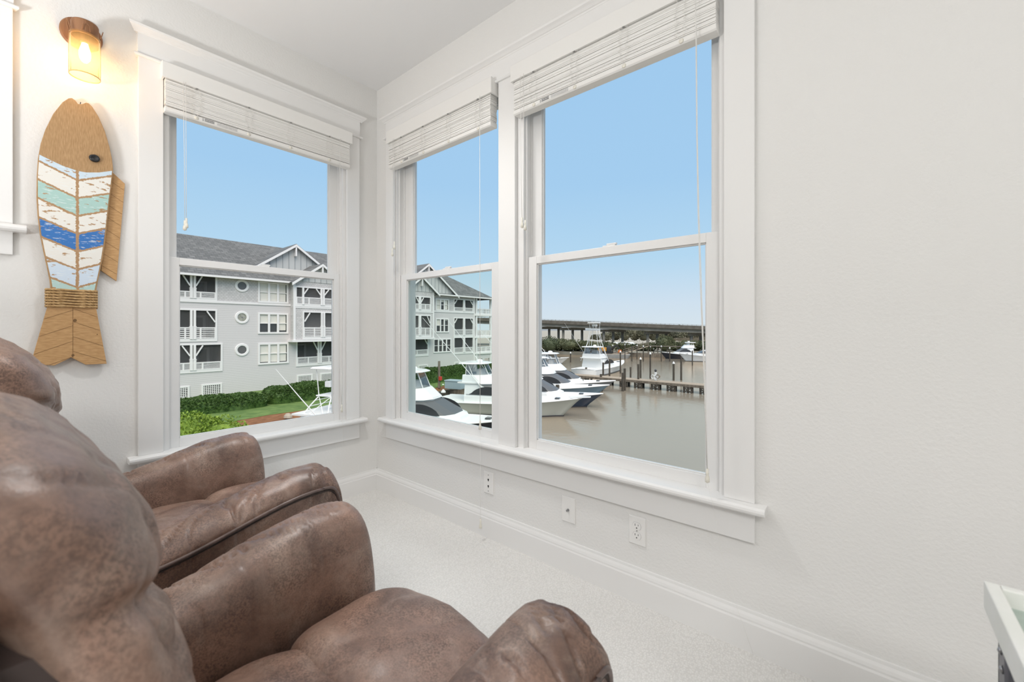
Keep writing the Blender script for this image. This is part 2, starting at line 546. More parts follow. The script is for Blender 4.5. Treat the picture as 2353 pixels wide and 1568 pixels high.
def window(name, m, hole, su0, su1, gl, gu, label, zs=0.506, pane='pane', zmeet=1.4335, lock=None):
    """Double-hung vinyl window. su0..su1: lower sash; gl, gu: glass spans of the lower and upper sash."""
    root = empty(name, m((hole[0] + hole[1]) / 2, -0.08, hole[2]), kind='structure', label=label)
    b = MB()
    a, c, z0, z1 = hole
    # jamb liner with its tracks, head and sill
    for s, e, t in ((a, su0 - 0.001, 1), (su1 + 0.001, c, -1)):
        b.box(s, e, -0.155, -0.002, z0, z1, m=m)
        x = e if t > 0 else s
        for wr in (-0.024, -0.062, -0.100):
            b.box(*sorted((x - 0.004 * t, x + 0.008 * t)), wr - 0.003, wr + 0.003, z0, z1, m=m)
    b.box(a, c, -0.155, -0.002, z1 - 0.028, z1, m=m)
    b.box(a, c, -0.155, -0.022, z0, zs - 0.004, m=m)
    b.build('jamb', 'sash', root)
    def sash(nm, s0, s1, g0, g1, za, zb, ga, gb, w0, w1, mt):
        q = MB()
        q.box(s0, g0, w0, w1, za, zb, m=m)
        q.box(g1, s1, w0, w1, za, zb, m=m)
        q.box(g0, g1, w0, w1, za, ga, m=m)
        q.box(g0, g1, w0, w1, gb, zb, m=m)
        # glazing bead
        wg = (w0 + w1) / 2
        for p in ((g0, g0 + 0.005, ga, gb), (g1 - 0.005, g1, ga, gb), (g0, g1, ga, ga + 0.005), (g0, g1, gb - 0.005, gb)):
            q.box(p[0], p[1], wg - 0.006, wg + 0.008, p[2], p[3], m=m)
        o = q.build(nm, 'sash', root, bevel=0.0015)
        MB().box(g0, g1, wg - 0.002, wg + 0.002, ga, gb, m=m).build('pane', mt, o)
        return o
    lo = sash('lower_sash', su0, su1, gl[0], gl[1], zs, 1.452, zs + 0.047, 1.416, -0.062, -0.030, pane)
    up = sash('upper_sash', su0, su1, gu[0], gu[1], 1.420, z1 - 0.02, 1.446, z1 - 0.06, -0.098, -0.066, 'pane')
    if lock is not None:
        k = MB()
        k.box(lock - 0.03, lock + 0.03, -0.058, -0.034, 1.452, 1.458, m=m)
        k.box(lock - 0.012, lock + 0.034, -0.050, -0.036, 1.458, 1.466, m=m)
        k.build('sash_lock', 'sash', root, bevel=0.002)
    return root

window('window_1', WA, HOLE_A, -1.132, -0.246, (-1.087, -0.290), (-1.094, -0.303), 'left double-hung window looking at the grey building', lock=-0.70)
window('window_2', WB, HOLE_B1, 0.229, 1.140, (0.296, 1.053), (0.318, 1.10), 'narrow double-hung window beside the room corner', pane='pane_green', lock=0.68)
window('window_3', WB, HOLE_B2, 1.295, 2.186, (1.352, 2.134), (1.358, 2.146), 'double-hung window looking at the marina water', lock=1.737)
g4 = empty('window_4', (-0.08, -2.23, 1.49), kind='structure')
q = MB()
for p in ((-2.75, -2.70, 1.49, 2.37), (-1.755, -1.705, 1.49, 2.37), (-2.70, -1.755, 1.49, 1.54), (-2.70, -1.755, 2.32, 2.37)):
    q.box(p[0], p[1], -0.12, -0.03, p[2], p[3], m=WA)
q.build('jamb', 'sash', g4)
MB().box(-2.70, -1.755, -0.077, -0.073, 1.54, 2.32, m=WA).build('pane', 'pane', g4)

# ------------------------------------------------------------------ blinds
TASSEL = [(0.0, 0.026), (0.0035, 0.026), (0.0035, 0.016), (0.0045, 0.014), (0.003, 0.010), (0.006, 0.002), (0.0065, -0.010), (0.0, -0.014)]
def tassel(parent, p):
    x, y, z = p
    k = 1.25
    return MB().lathe([(max(r, 0.0002) * k, h * k) for r, h in TASSEL], lambda a, b, c: (x + a, y + b, z + c), 10).build('tassel', 'tassel', parent, smooth=True)

def blind(m, u0, u1, zv0, zv1, zbot, ladders, mark, label, wv=0.062):
    root = empty('window_blind', m((u0 + u1) / 2, 0.03, zbot), label=label, cat='blind', group='raised slatted blinds')
    v = MB()
    t = 0.012
    prof = [(wv, zv0), (wv, zv1), (wv - 0.003, zv1 + 0.003), (wv - t, zv1 + 0.003), (wv - t, zv0)]
    sweep(v, prof, u0, u1, m)
    v.box(u0, u0 + 0.010, 0.001, wv - t, zv0, zv1, m=m).box(u1 - 0.010, u1, 0.001, wv - t, zv0, zv1, m=m)
    v.build('valance', 'blind', root, bevel=0.0015)
    s0, s1 = u0 + 0.014, u1 - 0.014
    MB().box(s0, s1, 0.002, wv - t - 0.003, zv0 - 0.004, zv1 - 0.012, m=m).build('headrail', 'blind', root)
    # stacked slats: each a thin bowed board, not quite level with its neighbours
    rnd = random.Random(int(u0 * 1000) + 5)
    sl = MB()
    n = 27
    ztop, zlow = zv0 - 0.006, zbot + 0.026
    for i in range(n):
        z = ztop + (zlow - ztop) * (i + 0.5) / n
        dz0, dz1, dw = rnd.uniform(-1, 1) * 0.0011, rnd.uniform(-1, 1) * 0.0011, rnd.uniform(-1, 1) * 0.0022
        if rnd.random() < 0.14: dz0 += 0.0018
        th = 0.0044
        vs = []
        for u, dz in ((s0, dz0), (s1, dz1)):
            for w, hh in ((0.003 + dw, 0), (0.027 + dw, 0.0012), (0.051 + dw, 0)):
                vs += [m(u, w, z + dz + hh - th / 2), m(u, w, z + dz + hh + th / 2)]
        sl.add(vs, [(0, 2, 8, 6), (2, 4, 10, 8), (1, 7, 9, 3), (3, 9, 11, 5), (0, 6, 7, 1), (4, 5, 11, 10), (0, 1, 3, 2), (2, 3, 5, 4), (6, 8, 9, 7), (8, 10, 11, 9)])
    sl.build('slats', 'blind', root)
    rail = MB()
    sweep(rail, [(0.002, zbot + 0.003), (0.006, zbot), (0.046, zbot), (0.052, zbot + 0.005), (0.053, zbot + 0.020), (0.050, zbot + 0.024), (0.003, zbot + 0.024)], s0 - 0.002, s1 + 0.002, m)
    ro = rail.build('bottom_rail', 'blind', root, bevel=0.0015)
    for u in ladders:
        bt = MB()
        bt.lathe([(0.0001, 0.0), (0.007, 0.0), (0.0085, 0.002), (0.0085, 0.004)], lambda a, b, c, u=u: m(u + a, 0.0545 - c * 0.8 + 0.001, zbot + 0.010 + b), 12)
        bt.build('cord_button', 'tassel', ro, smooth=True)
    # warning label on the bottom rail
    la, lg = MB(), MB()
    wl = 0.0538
    for j, zz in enumerate((zbot + 0.0165, zbot + 0.0095)):
        la.add([m(mark, wl, zz - 0.0022), m(mark + 0.006, wl, zz - 0.0022), m(mark + 0.003, wl, zz + 0.003)], [(0, 1, 2)])
        for k in range(9):
            uu = mark + 0.010 + k * 0.0046
            la.box(uu, uu + 0.0034, wl - 0.0003, wl, zz - 0.0018, zz + 0.0022, m=m)
    for j in range(5):
        zz = zbot + 0.0195 - j * 0.0033
        for k in range(22):
            uu = mark + 0.062 + k * 0.0042
            lg.box(uu, uu + rnd.uniform(0.002, 0.0036), wl - 0.0003, wl, zz - 0.0006, zz + 0.0007, m=m)
    la.build('warning_lettering', 'ink', root)
    lg.build('small_print', 'ink_grey', root)
    # slack ladder cords zigzagging over the stack
    for u in ladders:
        lc = MB()
        for off in (-0.016, 0.014):
            pts = [m(u + off, 0.0555, zv0 + 0.002)]
            k = 0
            z = ztop
            while z > zlow + 0.002:
                pts.append(m(u + off + rnd.uniform(-0.009, 0.009), 0.0555 + rnd.uniform(0, 0.006), z))
                z -= rnd.uniform(0.0035, 0.0065)
            pts.append(m(u + off * 0.2, 0.055, zlow - 0.006))
            pts.append(m(u, 0.0555, zbot + 0.010))
            lc.tube(pts, 0.0009, 4)
        lc.build('ladder_cord', 'cord', root)
        MB().box(u - 0.003, u + 0.004, 0.0555, 0.0625, zv0 - 0.004, zv0 - 0.0005, m=m).build('cord_clip', 'gap', root)
    return root

bA = blind(WA, -1.170, -0.214, 2.285, 2.357, 2.130, (-1.036, -0.806, -0.591, -0.363), -1.012, 'raised white slatted blind on the window facing the grey building')
bB1 = blind(WB, 0.205, 1.134, 2.297, 2.375, 2.135, (0.361, 0.578, 0.802, 1.034), 0.379, 'raised white slatted blind on the narrow window by the room corner')
bB2 = blind(WB, 1.262, 2.202, 2.297, 2.375, 2.135, (1.399, 1.621, 1.849, 2.072), 1.434, 'raised white slatted blind on the large window over the marina water')

def cord(parent, pts, r=0.0011, knob=None, name='lift_cord'):
    o = MB().tube(pts, r, 5).build(name, 'cord', parent, smooth=True)
    if knob:
        tassel(o, knob)
    return o
cord(bA, [(0.068, -1.092, 2.29), (0.068, -1.088, 1.95), (0.068, -1.086, 1.612)], knob=(0.068, -1.086, 1.588))
cord(bA, [(0.071, -1.083, 2.29), (0.070, -1.081, 1.95), (0.069, -1.080, 1.622)], knob=(0.069, -1.080, 1.600))
cord(bA, [(0.066, -0.300, 2.29), (0.066, -0.300, 1.5), (0.066, -0.303, 0.86), (0.068, -0.286, 0.80), (0.068, -0.288, 0.70), (0.068, -0.290, 0.61)], 0.0013, knob=(0.068, -0.290, 0.590))
cord(bA, [(0.070, -0.300, 0.86), (0.070, -0.296, 0.72), (0.069, -0.291, 0.61)], 0.0012, name='cord_loop')
cord(bA, [(0.068, -0.289, 0.575), (0.067, -0.283, 0.45), (0.065, -0.276, 0.36)], 0.0005, name='cord_tail')
cord(bB1, [(0.292, -0.069, 2.30), (0.292, -0.069, 1.9), (0.288, -0.069, 1.60)], knob=(0.287, -0.069, 1.575))
cord(bB1, [(0.305, -0.071, 2.30), (0.305, -0.070, 1.9), (0.307, -0.069, 1.64)], knob=(0.308, -0.069, 1.616))
cord(bB1, [(1.061, -0.068, 2.30), (1.062, -0.068, 1.5), (1.064, -0.069, 0.61)], 0.0013, knob=(1.064, -0.069, 0.592))
cord(bB1, [(1.064, -0.069, 0.575), (1.064, -0.067, 0.3), (1.064, -0.066, 0.10)], 0.0007, knob=(1.064, -0.066, 0.082), name='cord_tail')
cord(bB2, [(1.331, -0.069, 2.30), (1.334, -0.069, 1.9), (1.341, -0.069, 1.615)], knob=(1.342, -0.069, 1.590))
cord(bB2, [(1.352, -0.071, 2.30), (1.354, -0.070, 1.9), (1.361, -0.070, 1.600)], knob=(1.362, -0.070, 1.575))
cord(bB2, [(2.126, -0.070, 2.32), (2.128, -0.070, 2.16), (2.130, -0.068, 1.795), (2.135, -0.069, 1.503), (2.142, -0.070, 1.273), (2.157, -0.070, 0.88), (2.165, -0.070, 0.60)], 0.0014, knob=(2.166, -0.070, 0.578))
cord(bB2, [(2.130, -0.071, 2.16), (2.133, -0.072, 1.795), (2.139, -0.072, 1.503), (2.150, -0.072, 1.15), (2.160, -0.072, 0.88), (2.1665, -0.071, 0.60)], 0.0014, name='cord_loop')
cord(bB2, [(2.167, -0.070, 0.560), (2.187, -0.069, 0.477), (2.214, -0.066, 0.307), (2.257, -0.050, 0.149), (2.30, -0.040, 0.02)], 0.0005, name='cord_tail')

# ------------------------------------------------------------------ wall plates
def plate(name, uc, zc, label, cat):
    root = empty(name, WB(uc, 0, zc), label=label, cat=cat, group=None)
    w, h = 0.035, 0.057
    b = MB()
    ring = lambda k, d: [WB(uc + sx * (w - k), d, zc + sz * (h - k)) for sx, sz in ((-1, -1), (1, -1), (1, 1), (-1, 1))]
    b.loft([ring(0, 0.0), ring(0, 0.003), ring(0.003, 0.006)])
    b.build('cover', 'plate', root, bevel=0.001)
    return root
def disc(mb, u, z, r, d0, d1, n=14, m=WB):
    return mb.lathe([(r, d0), (r, d1)], lambda a, b, c: m(u + a, c, z + b), n)
p1 = plate('telephone_jack_plate', 1.0625, 0.284, 'small white wall plate with two dark jack holes, nearest the room corner', 'wall plate')
for zz in (0.302, 0.268):
    disc(MB(), 1.0625, zz, 0.005, 0.0055, 0.0068).box(1.0605, 1.0645, -0.0068, -0.0055, zz - 0.009, zz).build('jack_hole', 'dark', p1)
for zz in (0.326, 0.242):
    disc(MB(), 1.0625, zz, 0.0026, 0.0055, 0.007).build('screw', 'steel', p1)
p2 = plate('cable_socket_plate', 1.5575, 0.2785, 'white wall plate with one metal cable connector, between the other two plates', 'wall plate')
c = MB(); disc(c, 1.5575, 0.2785, 0.0062, 0.005, 0.0085, 6); disc(c, 1.5575, 0.2785, 0.0045, 0.008, 0.017); c.build('cable_connector', 'steel', p2, smooth=False)
for zz in (0.318, 0.239):
    disc(MB(), 1.5575, zz, 0.0024, 0.0055, 0.007).build('screw', 'plate', p2)
p3 = plate('power_outlet', 1.882, 0.284, 'white duplex power outlet with two sockets, furthest from the corner', 'outlet')
for zz in (0.3035, 0.2645):
    f = MB()
    pts = []
    for k in range(28):
        a = 2 * math.pi * k / 28
        pts.append((1.882 + 0.0172 * math.cos(a), max(-0.0142, min(0.0142, 0.0172 * math.sin(a))) + zz))
    f.prism(pts, 0.0055, 0.0078, lambda a, b, h: WB(a, h, b))
    fo = f.build('socket_face', 'plate', p3)
    pts2 = [((x - 1.882) * 1.05 + 1.882, (z - zz) * 1.06 + zz) for x, z in pts]
    MB().prism(pts2, 0.0050, 0.0064, lambda a, b, h: WB(a, h, b)).build('socket_rim', 'ink_grey', fo)
    sl = MB()
    sl.box(1.8745, 1.8765, -0.0081, -0.007, zz + 0.0005, zz + 0.0088).box(1.8872, 1.8892, -0.0081, -0.007, zz + 0.0015, zz + 0.0085)
    disc(sl, 1.882, zz - 0.0072, 0.0026, 0.007, 0.0081)
    sl.build('slot', 'dark', fo)
s = MB(); disc(s, 1.882, 0.284, 0.0022, 0.0055, 0.0072); s.build('screw', 'steel', p3)

# ------------------------------------------------------------------ wall lamp
lamp = empty('wall_sconce', (0, -1.432, 2.30), label='jar-shaped amber glass wall lamp glowing above the wooden fish', cat='wall lamp')
MB().lathe([(0.060, 0.0), (0.066, 0.003), (0.066, 0.014), (0.062, 0.018)], lambda a, b, c: WA(-1.432 + a, c, 2.360 + b), 40).build('back_plate', 'bronze', lamp, bevel=0.001)
SX, SY = 0.090, -1.428
lt = lambda a, b, c: (SX + a, SY + b, c)
MB().lathe([(0.006, 2.372), (0.040, 2.372), (0.0425, 2.366), (0.0425, 2.314), (0.040, 2.312), (0.040, 2.360), (0.004, 2.362)], lt, 36).build('socket_cap', 'bronze', lamp, smooth=False)
MB().box(0.010, SX - 0.03, SY - 0.012, SY + 0.012, 2.335, 2.360).build('arm', 'bronze', lamp)
sh = MB().lathe([(0.0405, 2.322), (0.0470, 2.318), (0.0480, 2.306), (0.0480, 2.154), (0.0472, 2.150), (0.0452, 2.152), (0.0455, 2.306), (0.0395, 2.320)], lt, 48, cap=False)
sh.build('glass_shade', 'amber_glass', lamp, smooth=True)
MB().lathe([(0.0478, 2.153), (0.0484, 2.151), (0.0478, 2.149), (0.0458, 2.149), (0.0452, 2.151), (0.0458, 2.153), (0.0478, 2.153)], lt, 48, cap=False).build('shade_rim', mat('amber_rim', (0.75, 0.50, 0.20), 0.15), lamp, smooth=True)
MB().lathe([(0.016, 2.330), (0.016, 2.292), (0.012, 2.288)], lt, 20).build('lamp_holder', 'bronze', lamp, smooth=False)
mb_, nt_, b_, o_ = new_mat('lit_bulb')
b_.inputs['Base Color'].default_value = (1, 0.9, 0.7, 1)
b_.inputs['Emission Color'].default_value = (1.0, 0.80, 0.48, 1)
b_.inputs['Emission Strength'].default_value = 14.0
MB().lathe([(0.009, 2.290), (0.012, 2.276), (0.0175, 2.256), (0.0185, 2.240), (0.016, 2.224), (0.009, 2.212), (0.001, 2.208)], lt, 20).build('bulb', mb_, lamp, smooth=True)
for sgn in (-1, 1):
    cl = []
    for k in range(13):
        a = math.pi * k / 12
        cl.append((SX + 0.012 - 0.030 * math.cos(a) * 0.7, SY + sgn * (0.0445 + 0.009 * math.sin(a)), 2.318 + 0.040 * math.sin(a)))
    MB().tube(cl, 0.0016, 6).build('wire_clip', 'bronze', lamp, smooth=True)
cl = [(SX + 0.0455, SY - 0.012, 2.322), (SX + 0.050, SY - 0.010, 2.345), (SX + 0.051, SY, 2.352), (SX + 0.050, SY + 0.010, 2.345), (SX + 0.0455, SY + 0.012, 2.322)]
MB().tube(cl, 0.0014, 6).build('wire_clip', 'bronze', lamp, smooth=True)
pl = bpy.data.lights.new('sconce_glow', 'POINT')
pl.energy = 1.05
pl.color = (1.0, 0.60, 0.27)
pl.shadow_soft_size = 0.03
po = bpy.data.objects.new('sconce_glow', pl)
po.location = (SX, SY, 2.195)
COL.objects.link(po)

# ------------------------------------------------------------------ wooden fish
FO = Vector((0, FISH_YC, 1.50))
fish = empty('wooden_fish_wall_decor', FO, label='large wooden fish hung head up below the wall lamp, with worn blue and white chevrons', cat='wall decoration')
FB = [(-1.444, 2.050), (-1.452, 2.062), (-1.462, 2.068), (-1.472, 2.062), (-1.489, 2.039), (-1.515, 1.981), (-1.537, 1.908), (-1.55, 1.845), (-1.557, 1.784), (-1.560, 1.717), (-1.561, 1.628), (-1.558, 1.555), (-1.552, 1.482), (-1.542, 1.41), (-1.531, 1.337), (-1.525, 1.292), (-1.519, 1.200), (-1.393, 1.200), (-1.389, 1.262), (-1.382, 1.313), (-1.371, 1.386), (-1.362, 1.467), (-1.355, 1.557), (-1.348, 1.647), (-1.339, 1.746), (-1.335, 1.804), (-1.339, 1.852), (-1.348, 1.905), (-1.362, 1.965), (-1.382, 2.021), (-1.402, 2.057), (-1.412, 2.066), (-1.420, 2.066), (-1.431, 2.055)]
MB().prism(FB, 0.016, 0.034, lambda a, b, h: (h, a, b)).build('body_board', 'fish_head', fish, bevel=0.0015)
FP = [(-1.553, 1.800), (-1.557, 1.717), (-1.557, 1.628), (-1.554, 1.555), (-1.548, 1.482), (-1.538, 1.41), (-1.527, 1.337), (-1.520, 1.293), (-1.516, 1.255), (-1.396, 1.255), (-1.387, 1.312), (-1.376, 1.385), (-1.367, 1.467), (-1.359, 1.556), (-1.352, 1.646), (-1.343, 1.745), (-1.339, 1.796), (-1.38, 1.777), (-1.419, 1.766), (-1.446, 1.765), (-1.489, 1.774), (-1.525, 1.788)]
paint = mat_fish_paint(0.350, 0.0755, 0.45, [(0.60, 0.72, 0.82), (0.80, 0.78, 0.73), (0.40, 0.60, 0.56), (0.80, 0.78, 0.73), (0.035, 0.17, 0.48), (0.80, 0.78, 0.73), (0.62, 0.72, 0.83), (0.46, 0.64, 0.61)])
po_ = MB().prism(FP, 0.0335, 0.0355, lambda a, b, h: (h, a, b)).build('painted_scales', paint, fish)
TL = [(-1.529, 1.200), (-1.575, 0.962), (-1.556, 0.952), (-1.512, 0.945), (-1.464, 0.976), (-1.421, 0.943), (-1.356, 0.943), (-1.391, 1.200)]
tail = MB().prism(TL, 0.016, 0.034, lambda a, b, h: (h, a, b)).build('tail', 'fish_wood', fish, bevel=0.001)
gv = MB()
def in_poly(p, poly):
    c_ = False
    for i in range(len(poly)):
        a, b = poly[i], poly[i - 1]
        if (a[1] > p[1]) != (b[1] > p[1]) and p[0] < (b[0] - a[0]) * (p[1] - a[1]) / (b[1] - a[1]) + a[0]:
            c_ = not c_
    return c_
def groove(mb, a, b, poly, w=0.0011, h=0.0346):
    """the clipped part of a-b inside poly, as a thin dark line"""
    n = 80
    pts = [(a[0] + (b[0] - a[0]) * k / n, a[1] + (b[1] - a[1]) * k / n) for k in range(n + 1)]
    pts = [p for p in pts if in_poly(p, poly)]
    if len(pts) > 2:
        mb.bar((h - 0.0004, *pts[0]), (h - 0.0004, *pts[-1]), w, 0.0009, up=(1, 0, 0))
tc_y = -1.459
for zz in (1.13, 1.065, 1.0, 0.935):
    groove(gv, (tc_y, zz + 0.045), (tc_y - 0.16, zz - 0.03), TL)
for zz in (1.17, 1.115, 1.052, 0.99):
    groove(gv, (tc_y, zz + 0.012), (tc_y + 0.16, zz - 0.062), TL)
groove(gv, (tc_y, 1.19), (tc_y, 0.975), TL)
gv.build('plank_joint', 'fish_groove', tail)
for ky, kz, kr in ((-1.453, 1.132, 0.0055), (-1.459, 0.985, 0.0045), (-1.386, 1.072, 0.002)):
    MB().lathe([(kr, 0.0335), (kr, 0.0345)], lambda a, b, c, ky=ky, kz=kz: (c, ky + a, kz + b * 1.2), 12).build('knot', 'fish_groove', tail)
FN = [(-1.335, 1.795), (-1.294, 1.755), (-1.322, 1.311), (-1.372, 1.353), (-1.345, 1.70)]
fin = MB().prism(FN, 0.003, 0.0155, lambda a, b, h: (h, a, b)).build('fin', 'fish_wood', fish, bevel=0.0008)
gv = MB()
for k in range(8):
    zz = 1.76 - k * 0.057
    groove(gv, (-1.40, zz + 0.035), (-1.28, zz - 0.048), FN, 0.0009, 0.0161)
gv.build('plank_joint', 'fish_groove', fin)
rp = MB()
for i in range(7):
    z = 1.259 - i * 0.0112
    for ph in (0, math.pi):
        pts = []
        for k in range(61):
            s_ = k / 60
            a = s_ * 2 * math.pi
            # loop hugging the flat neck of the fish
            cy_, cx_ = math.cos(a), math.sin(a)
            yy = -1.461 + 0.0745 * math.copysign(abs(cy_) ** 0.35, cy_)
            xx = 0.025 + 0.0135 * math.copysign(abs(cx_) ** 0.5, cx_)
            tw = k * 1.25 + ph
            pts.append((xx + 0.0022 * math.cos(tw), yy, z - 0.0011 * s_ * 4 + 0.0024 * math.sin(tw)))
        rp.tube(pts, 0.0036, 6)
rp.build('rope_wrap', 'rope', fish, smooth=True)
MB().lathe([(0.0165, 0.034), (0.0175, 0.040), (0.0165, 0.045), (0.012, 0.046), (0.009, 0.0435), (0.0005, 0.043)], lambda a, b, c: (c, -1.395 + a, 1.833 + b * 0.92), 28).build('eye', 'black_knob', fish, smooth=True)
MB().tube([(0.030, -1.437, 2.050), (0.033, -1.437, 2.056), (0.030, -1.436, 2.061)], 0.0016, 6).build('hanging_nail', 'black_knob', fish)

# ------------------------------------------------------------------ recliners
def sg(x, e):
    return math.copysign(abs(x) ** e, x)
def pillow(c, h, e1, e2, nu=72, nv=44, fn=None):
    """Stuffed cushion: superellipsoid about c with half sizes h; fn moves each point."""
    mb = MB()
    rings = []
    for j in range(nv + 1):
        v = -math.pi / 2 + math.pi * (0.004 + 0.992 * j / nv)
        ring = []
        for i in range(nu):
            u = 2 * math.pi * i / nu
            p = Vector((sg(math.cos(v), e1) * sg(math.cos(u), e2) * h[0], sg(math.cos(v), e1) * sg(math.sin(u), e2) * h[1], sg(math.sin(v), e1) * h[2]))
            q = p + Vector(c)
            ring.append(fn(q, p) if fn else q)
        rings.append(ring)
    return mb.loft(rings)
def smooth01(t):
    t = max(0.0, min(1.0, t))
    return t * t * (3 - 2 * t)

ARM_SEC = [(-1.00, 0.00), (-1.02, 0.25), (-1.05, 0.50), (-1.08, 0.64), (-1.06, 0.76), (-1.00, 0.86), (-0.84, 0.940), (-0.55, 0.984), (-0.15, 1.0),
           (0.28, 0.996), (0.62, 0.978), (0.86, 0.948), (0.98, 0.918), (0.995, 0.900), (0.955, 0.888), (0.955, 0.86), (0.98, 0.70), (1.0, 0.45), (1.0, 0.20), (1.0, 0.0)]
def resample(pts, n):
    d = [0]
    for a, b in zip(pts, pts[1:]):
        d.append(d[-1] + math.hypot(b[0] - a[0], (b[1] - a[1]) * 3.2))
    out, k = [], 0
    for i in range(n):
        t = d[-1] * i / (n - 1)
        while k < len(d) - 2 and d[k + 1] < t: k += 1
        f = (t - d[k]) / max(1e-9, d[k + 1] - d[k])
        # Catmull-Rom through the listed points
        p0, p1, p2, p3 = pts[max(k - 1, 0)], pts[k], pts[k + 1], pts[min(k + 2, len(pts) - 1)]
        out.append(tuple(0.5 * ((2 * p1[m]) + (-p0[m] + p2[m]) * f + (2 * p0[m] - 5 * p1[m] + 4 * p2[m] - p3[m]) * f * f + (-p0[m] + 3 * p1[m] - 3 * p2[m] + p3[m]) * f ** 3) for m in (0, 1)))
    return out
ARM_R = resample(ARM_SEC, 64)
def arm_top(y):
    return 0.540 + 0.092 * smooth01((y + 0.12) / 0.46) - 0.02 * smooth01((-0.1 - y) / 0.25)
def recliner(name, loc, rz, label, seed, bs=0.0, bh=0.0):
    root = empty(name, (*loc, 0), rz, label=label, cat='armchair', group='brown leather recliners')
    sd = Vector((seed * 3.7, seed * 1.3, seed * 2.1))
    kw = dict(parent=root, world=False, smooth=True)
    # base under the cushions
    MB().box(-0.262, 0.262, -0.42, 0.36, 0.035, 0.33).build('base', 'leather_dark', root, world=False, bevel=0.02)
    feet = MB()
    for fx in (-0.36, 0.36):
        for fy in (-0.36, 0.34):
            MB().box(fx - 0.03, fx + 0.03, fy - 0.03, fy + 0.03, 0, 0.05).build('foot', 'leather_dark', root, world=False, bevel=0.004)
    for s in (-1, 1):
        mb = MB()
        rings = []
        Y0, Y1, YC = -0.42, 0.342, 0.103
        ys = [Y0 + (Y1 - Y0) * k / 219 for k in range(220)] + [None] * 30
        ends = []
        for k, y in enumerate(ys):
            kk = 1.0
            if y is None:
                a = (k - 219) / 30 * math.pi / 2
                y = Y1 + YC * math.sin(a)
                kk = max(0.0, 1 - (math.sin(a)) ** 4.5) ** (1 / 2.8)
                kk = max(kk, 0.02)
            T = arm_top(min(y, 0.36))
            zb = 0.055
            zt = 0.20 + (T - 0.20) * (0.0 + kk) if kk < 1 else T
            hw = 0.088 * (0.35 + 0.65 * kk) if kk < 1 else 0.088
            xc = 0.342
            ring = []
            for a, b in ARM_R:
                x = xc + a * hw
                z = zb + (zt - zb) * b
                # gathered creases over the roll, fading into the smooth inner side
                if b > 0.70:
                    g = noise.noise(Vector((y * 20 + 0.9 * math.sin(a * 1.7), a * 0.75, seed * 7.0 + s * 3)))
                    g2 = noise.noise(Vector((y * 13, a * 1.2, seed * 2.0 - s)))
                    up = smooth01((b - 0.72) / 0.20) * smooth01((y - Y0) / 0.06) * (0.25 + 0.75 * smooth01((a + 0.75) / 0.9)) * (1 - 0.8 * smooth01((a - 0.93) / 0.05))
                    fold = max(0.0, 1 - abs(g) * 7.0)
                    dlt = up * (0.0055 * g2 - 0.0110 * fold * fold)
                    z += dlt
                    x += dlt * a * 0.6
                n_ = noise.noise(Vector((x * 7, y * 6, z * 7)) + sd)
                x += 0.006 * n_ * (1 - 0.6 * (a > 0.9))
                ring.append((s * x, y, z))
            rings.append(ring)
        mb.loft(rings)
        arm = mb.build('arm', 'leather', **kw)
        # welt on the outer side, following the roll and turning down the front edge
        pts = []
        zi = 0.894
        for k in range(60):
            y = Y0 + 0.01 + (Y1 - Y0) * k / 59
            T = arm_top(y)
            pts.append((s * (0.342 + 1.0 * 0.088), y, 0.055 + (T - 0.055) * zi))
        yl, zl = pts[-1][1], pts[-1][2]
        for k in range(1, 17):
            a = k / 16 * math.pi / 2
            yy = Y1 + (YC - 0.012) * math.sin(a)
            kk = max(0.02, max(0.0, 1 - math.sin(a) ** 4.5) ** (1 / 2.8))
            T = 0.20 + (arm_top(min(yy, 0.36)) - 0.20) * kk
            pts.append((s * (0.342 + 0.088 * (0.35 + 0.65 * kk) * 0.99), yy, 0.055 + (T - 0.055) * zi))
        pts.append((s * 0.372, Y1 + YC - 0.006, 0.10))
        MB().tube(pts, 0.0055, 8).build('piping', 'piping', arm, smooth=True, world=False)
        MB().tube([(p[0] - s * 0.003, p[1] - 0.002, p[2] - 0.0085) for p in pts], 0.0045, 6).build('seam', 'seam', arm, smooth=True, world=False)
    # seat: rear lobe and the padded front lobe of the footrest
    def seat_fn(q, p):
        n1 = noise.noise(q * 9 + sd)
        n2 = noise.noise(q * 24 + sd)
        return q + Vector((0.004 * n2, 0.004 * n1, 0.010 * n1 + 0.003 * n2))
    def front_fn(q, p):
        q = seat_fn(q, p)
        # the front lobe bellies forward in the middle and rolls over its front edge
        q.y += 0.035 * (1 - (p.x / 0.26) ** 2) * smooth01((p.y + 0.05) / 0.2)
        q.z += 0.020 * (1 - (p.x / 0.26) ** 2)
        return q
    pillow((0, -0.02, 0.342), (0.247, 0.235, 0.105), 0.62, 0.45, fn=front_fn).build('seat_cushion', 'leather', **kw)
    pillow((0, 0.300, 0.325), (0.247, 0.145, 0.130), 0.55, 0.50, fn=front_fn).build('footrest_pad', 'leather', **kw)
    MB().box(-0.235, 0.235, 0.30, 0.40, 0.05, 0.33).build('footrest_panel', 'leather', root, world=False, bevel=0.03)
    # back
    def shell_fn(q, p):
        q.y -= 0.10 * smooth01((q.z - 0.72) / 0.34)
        return q + Vector((0, 0, 0.006 * noise.noise(q * 6 + sd)))
    pillow((0, -0.272 + bs, 0.55 + bh), (0.312, 0.095, 0.440), 0.26, 0.26, fn=shell_fn).build('back_shell', 'leather', **kw)
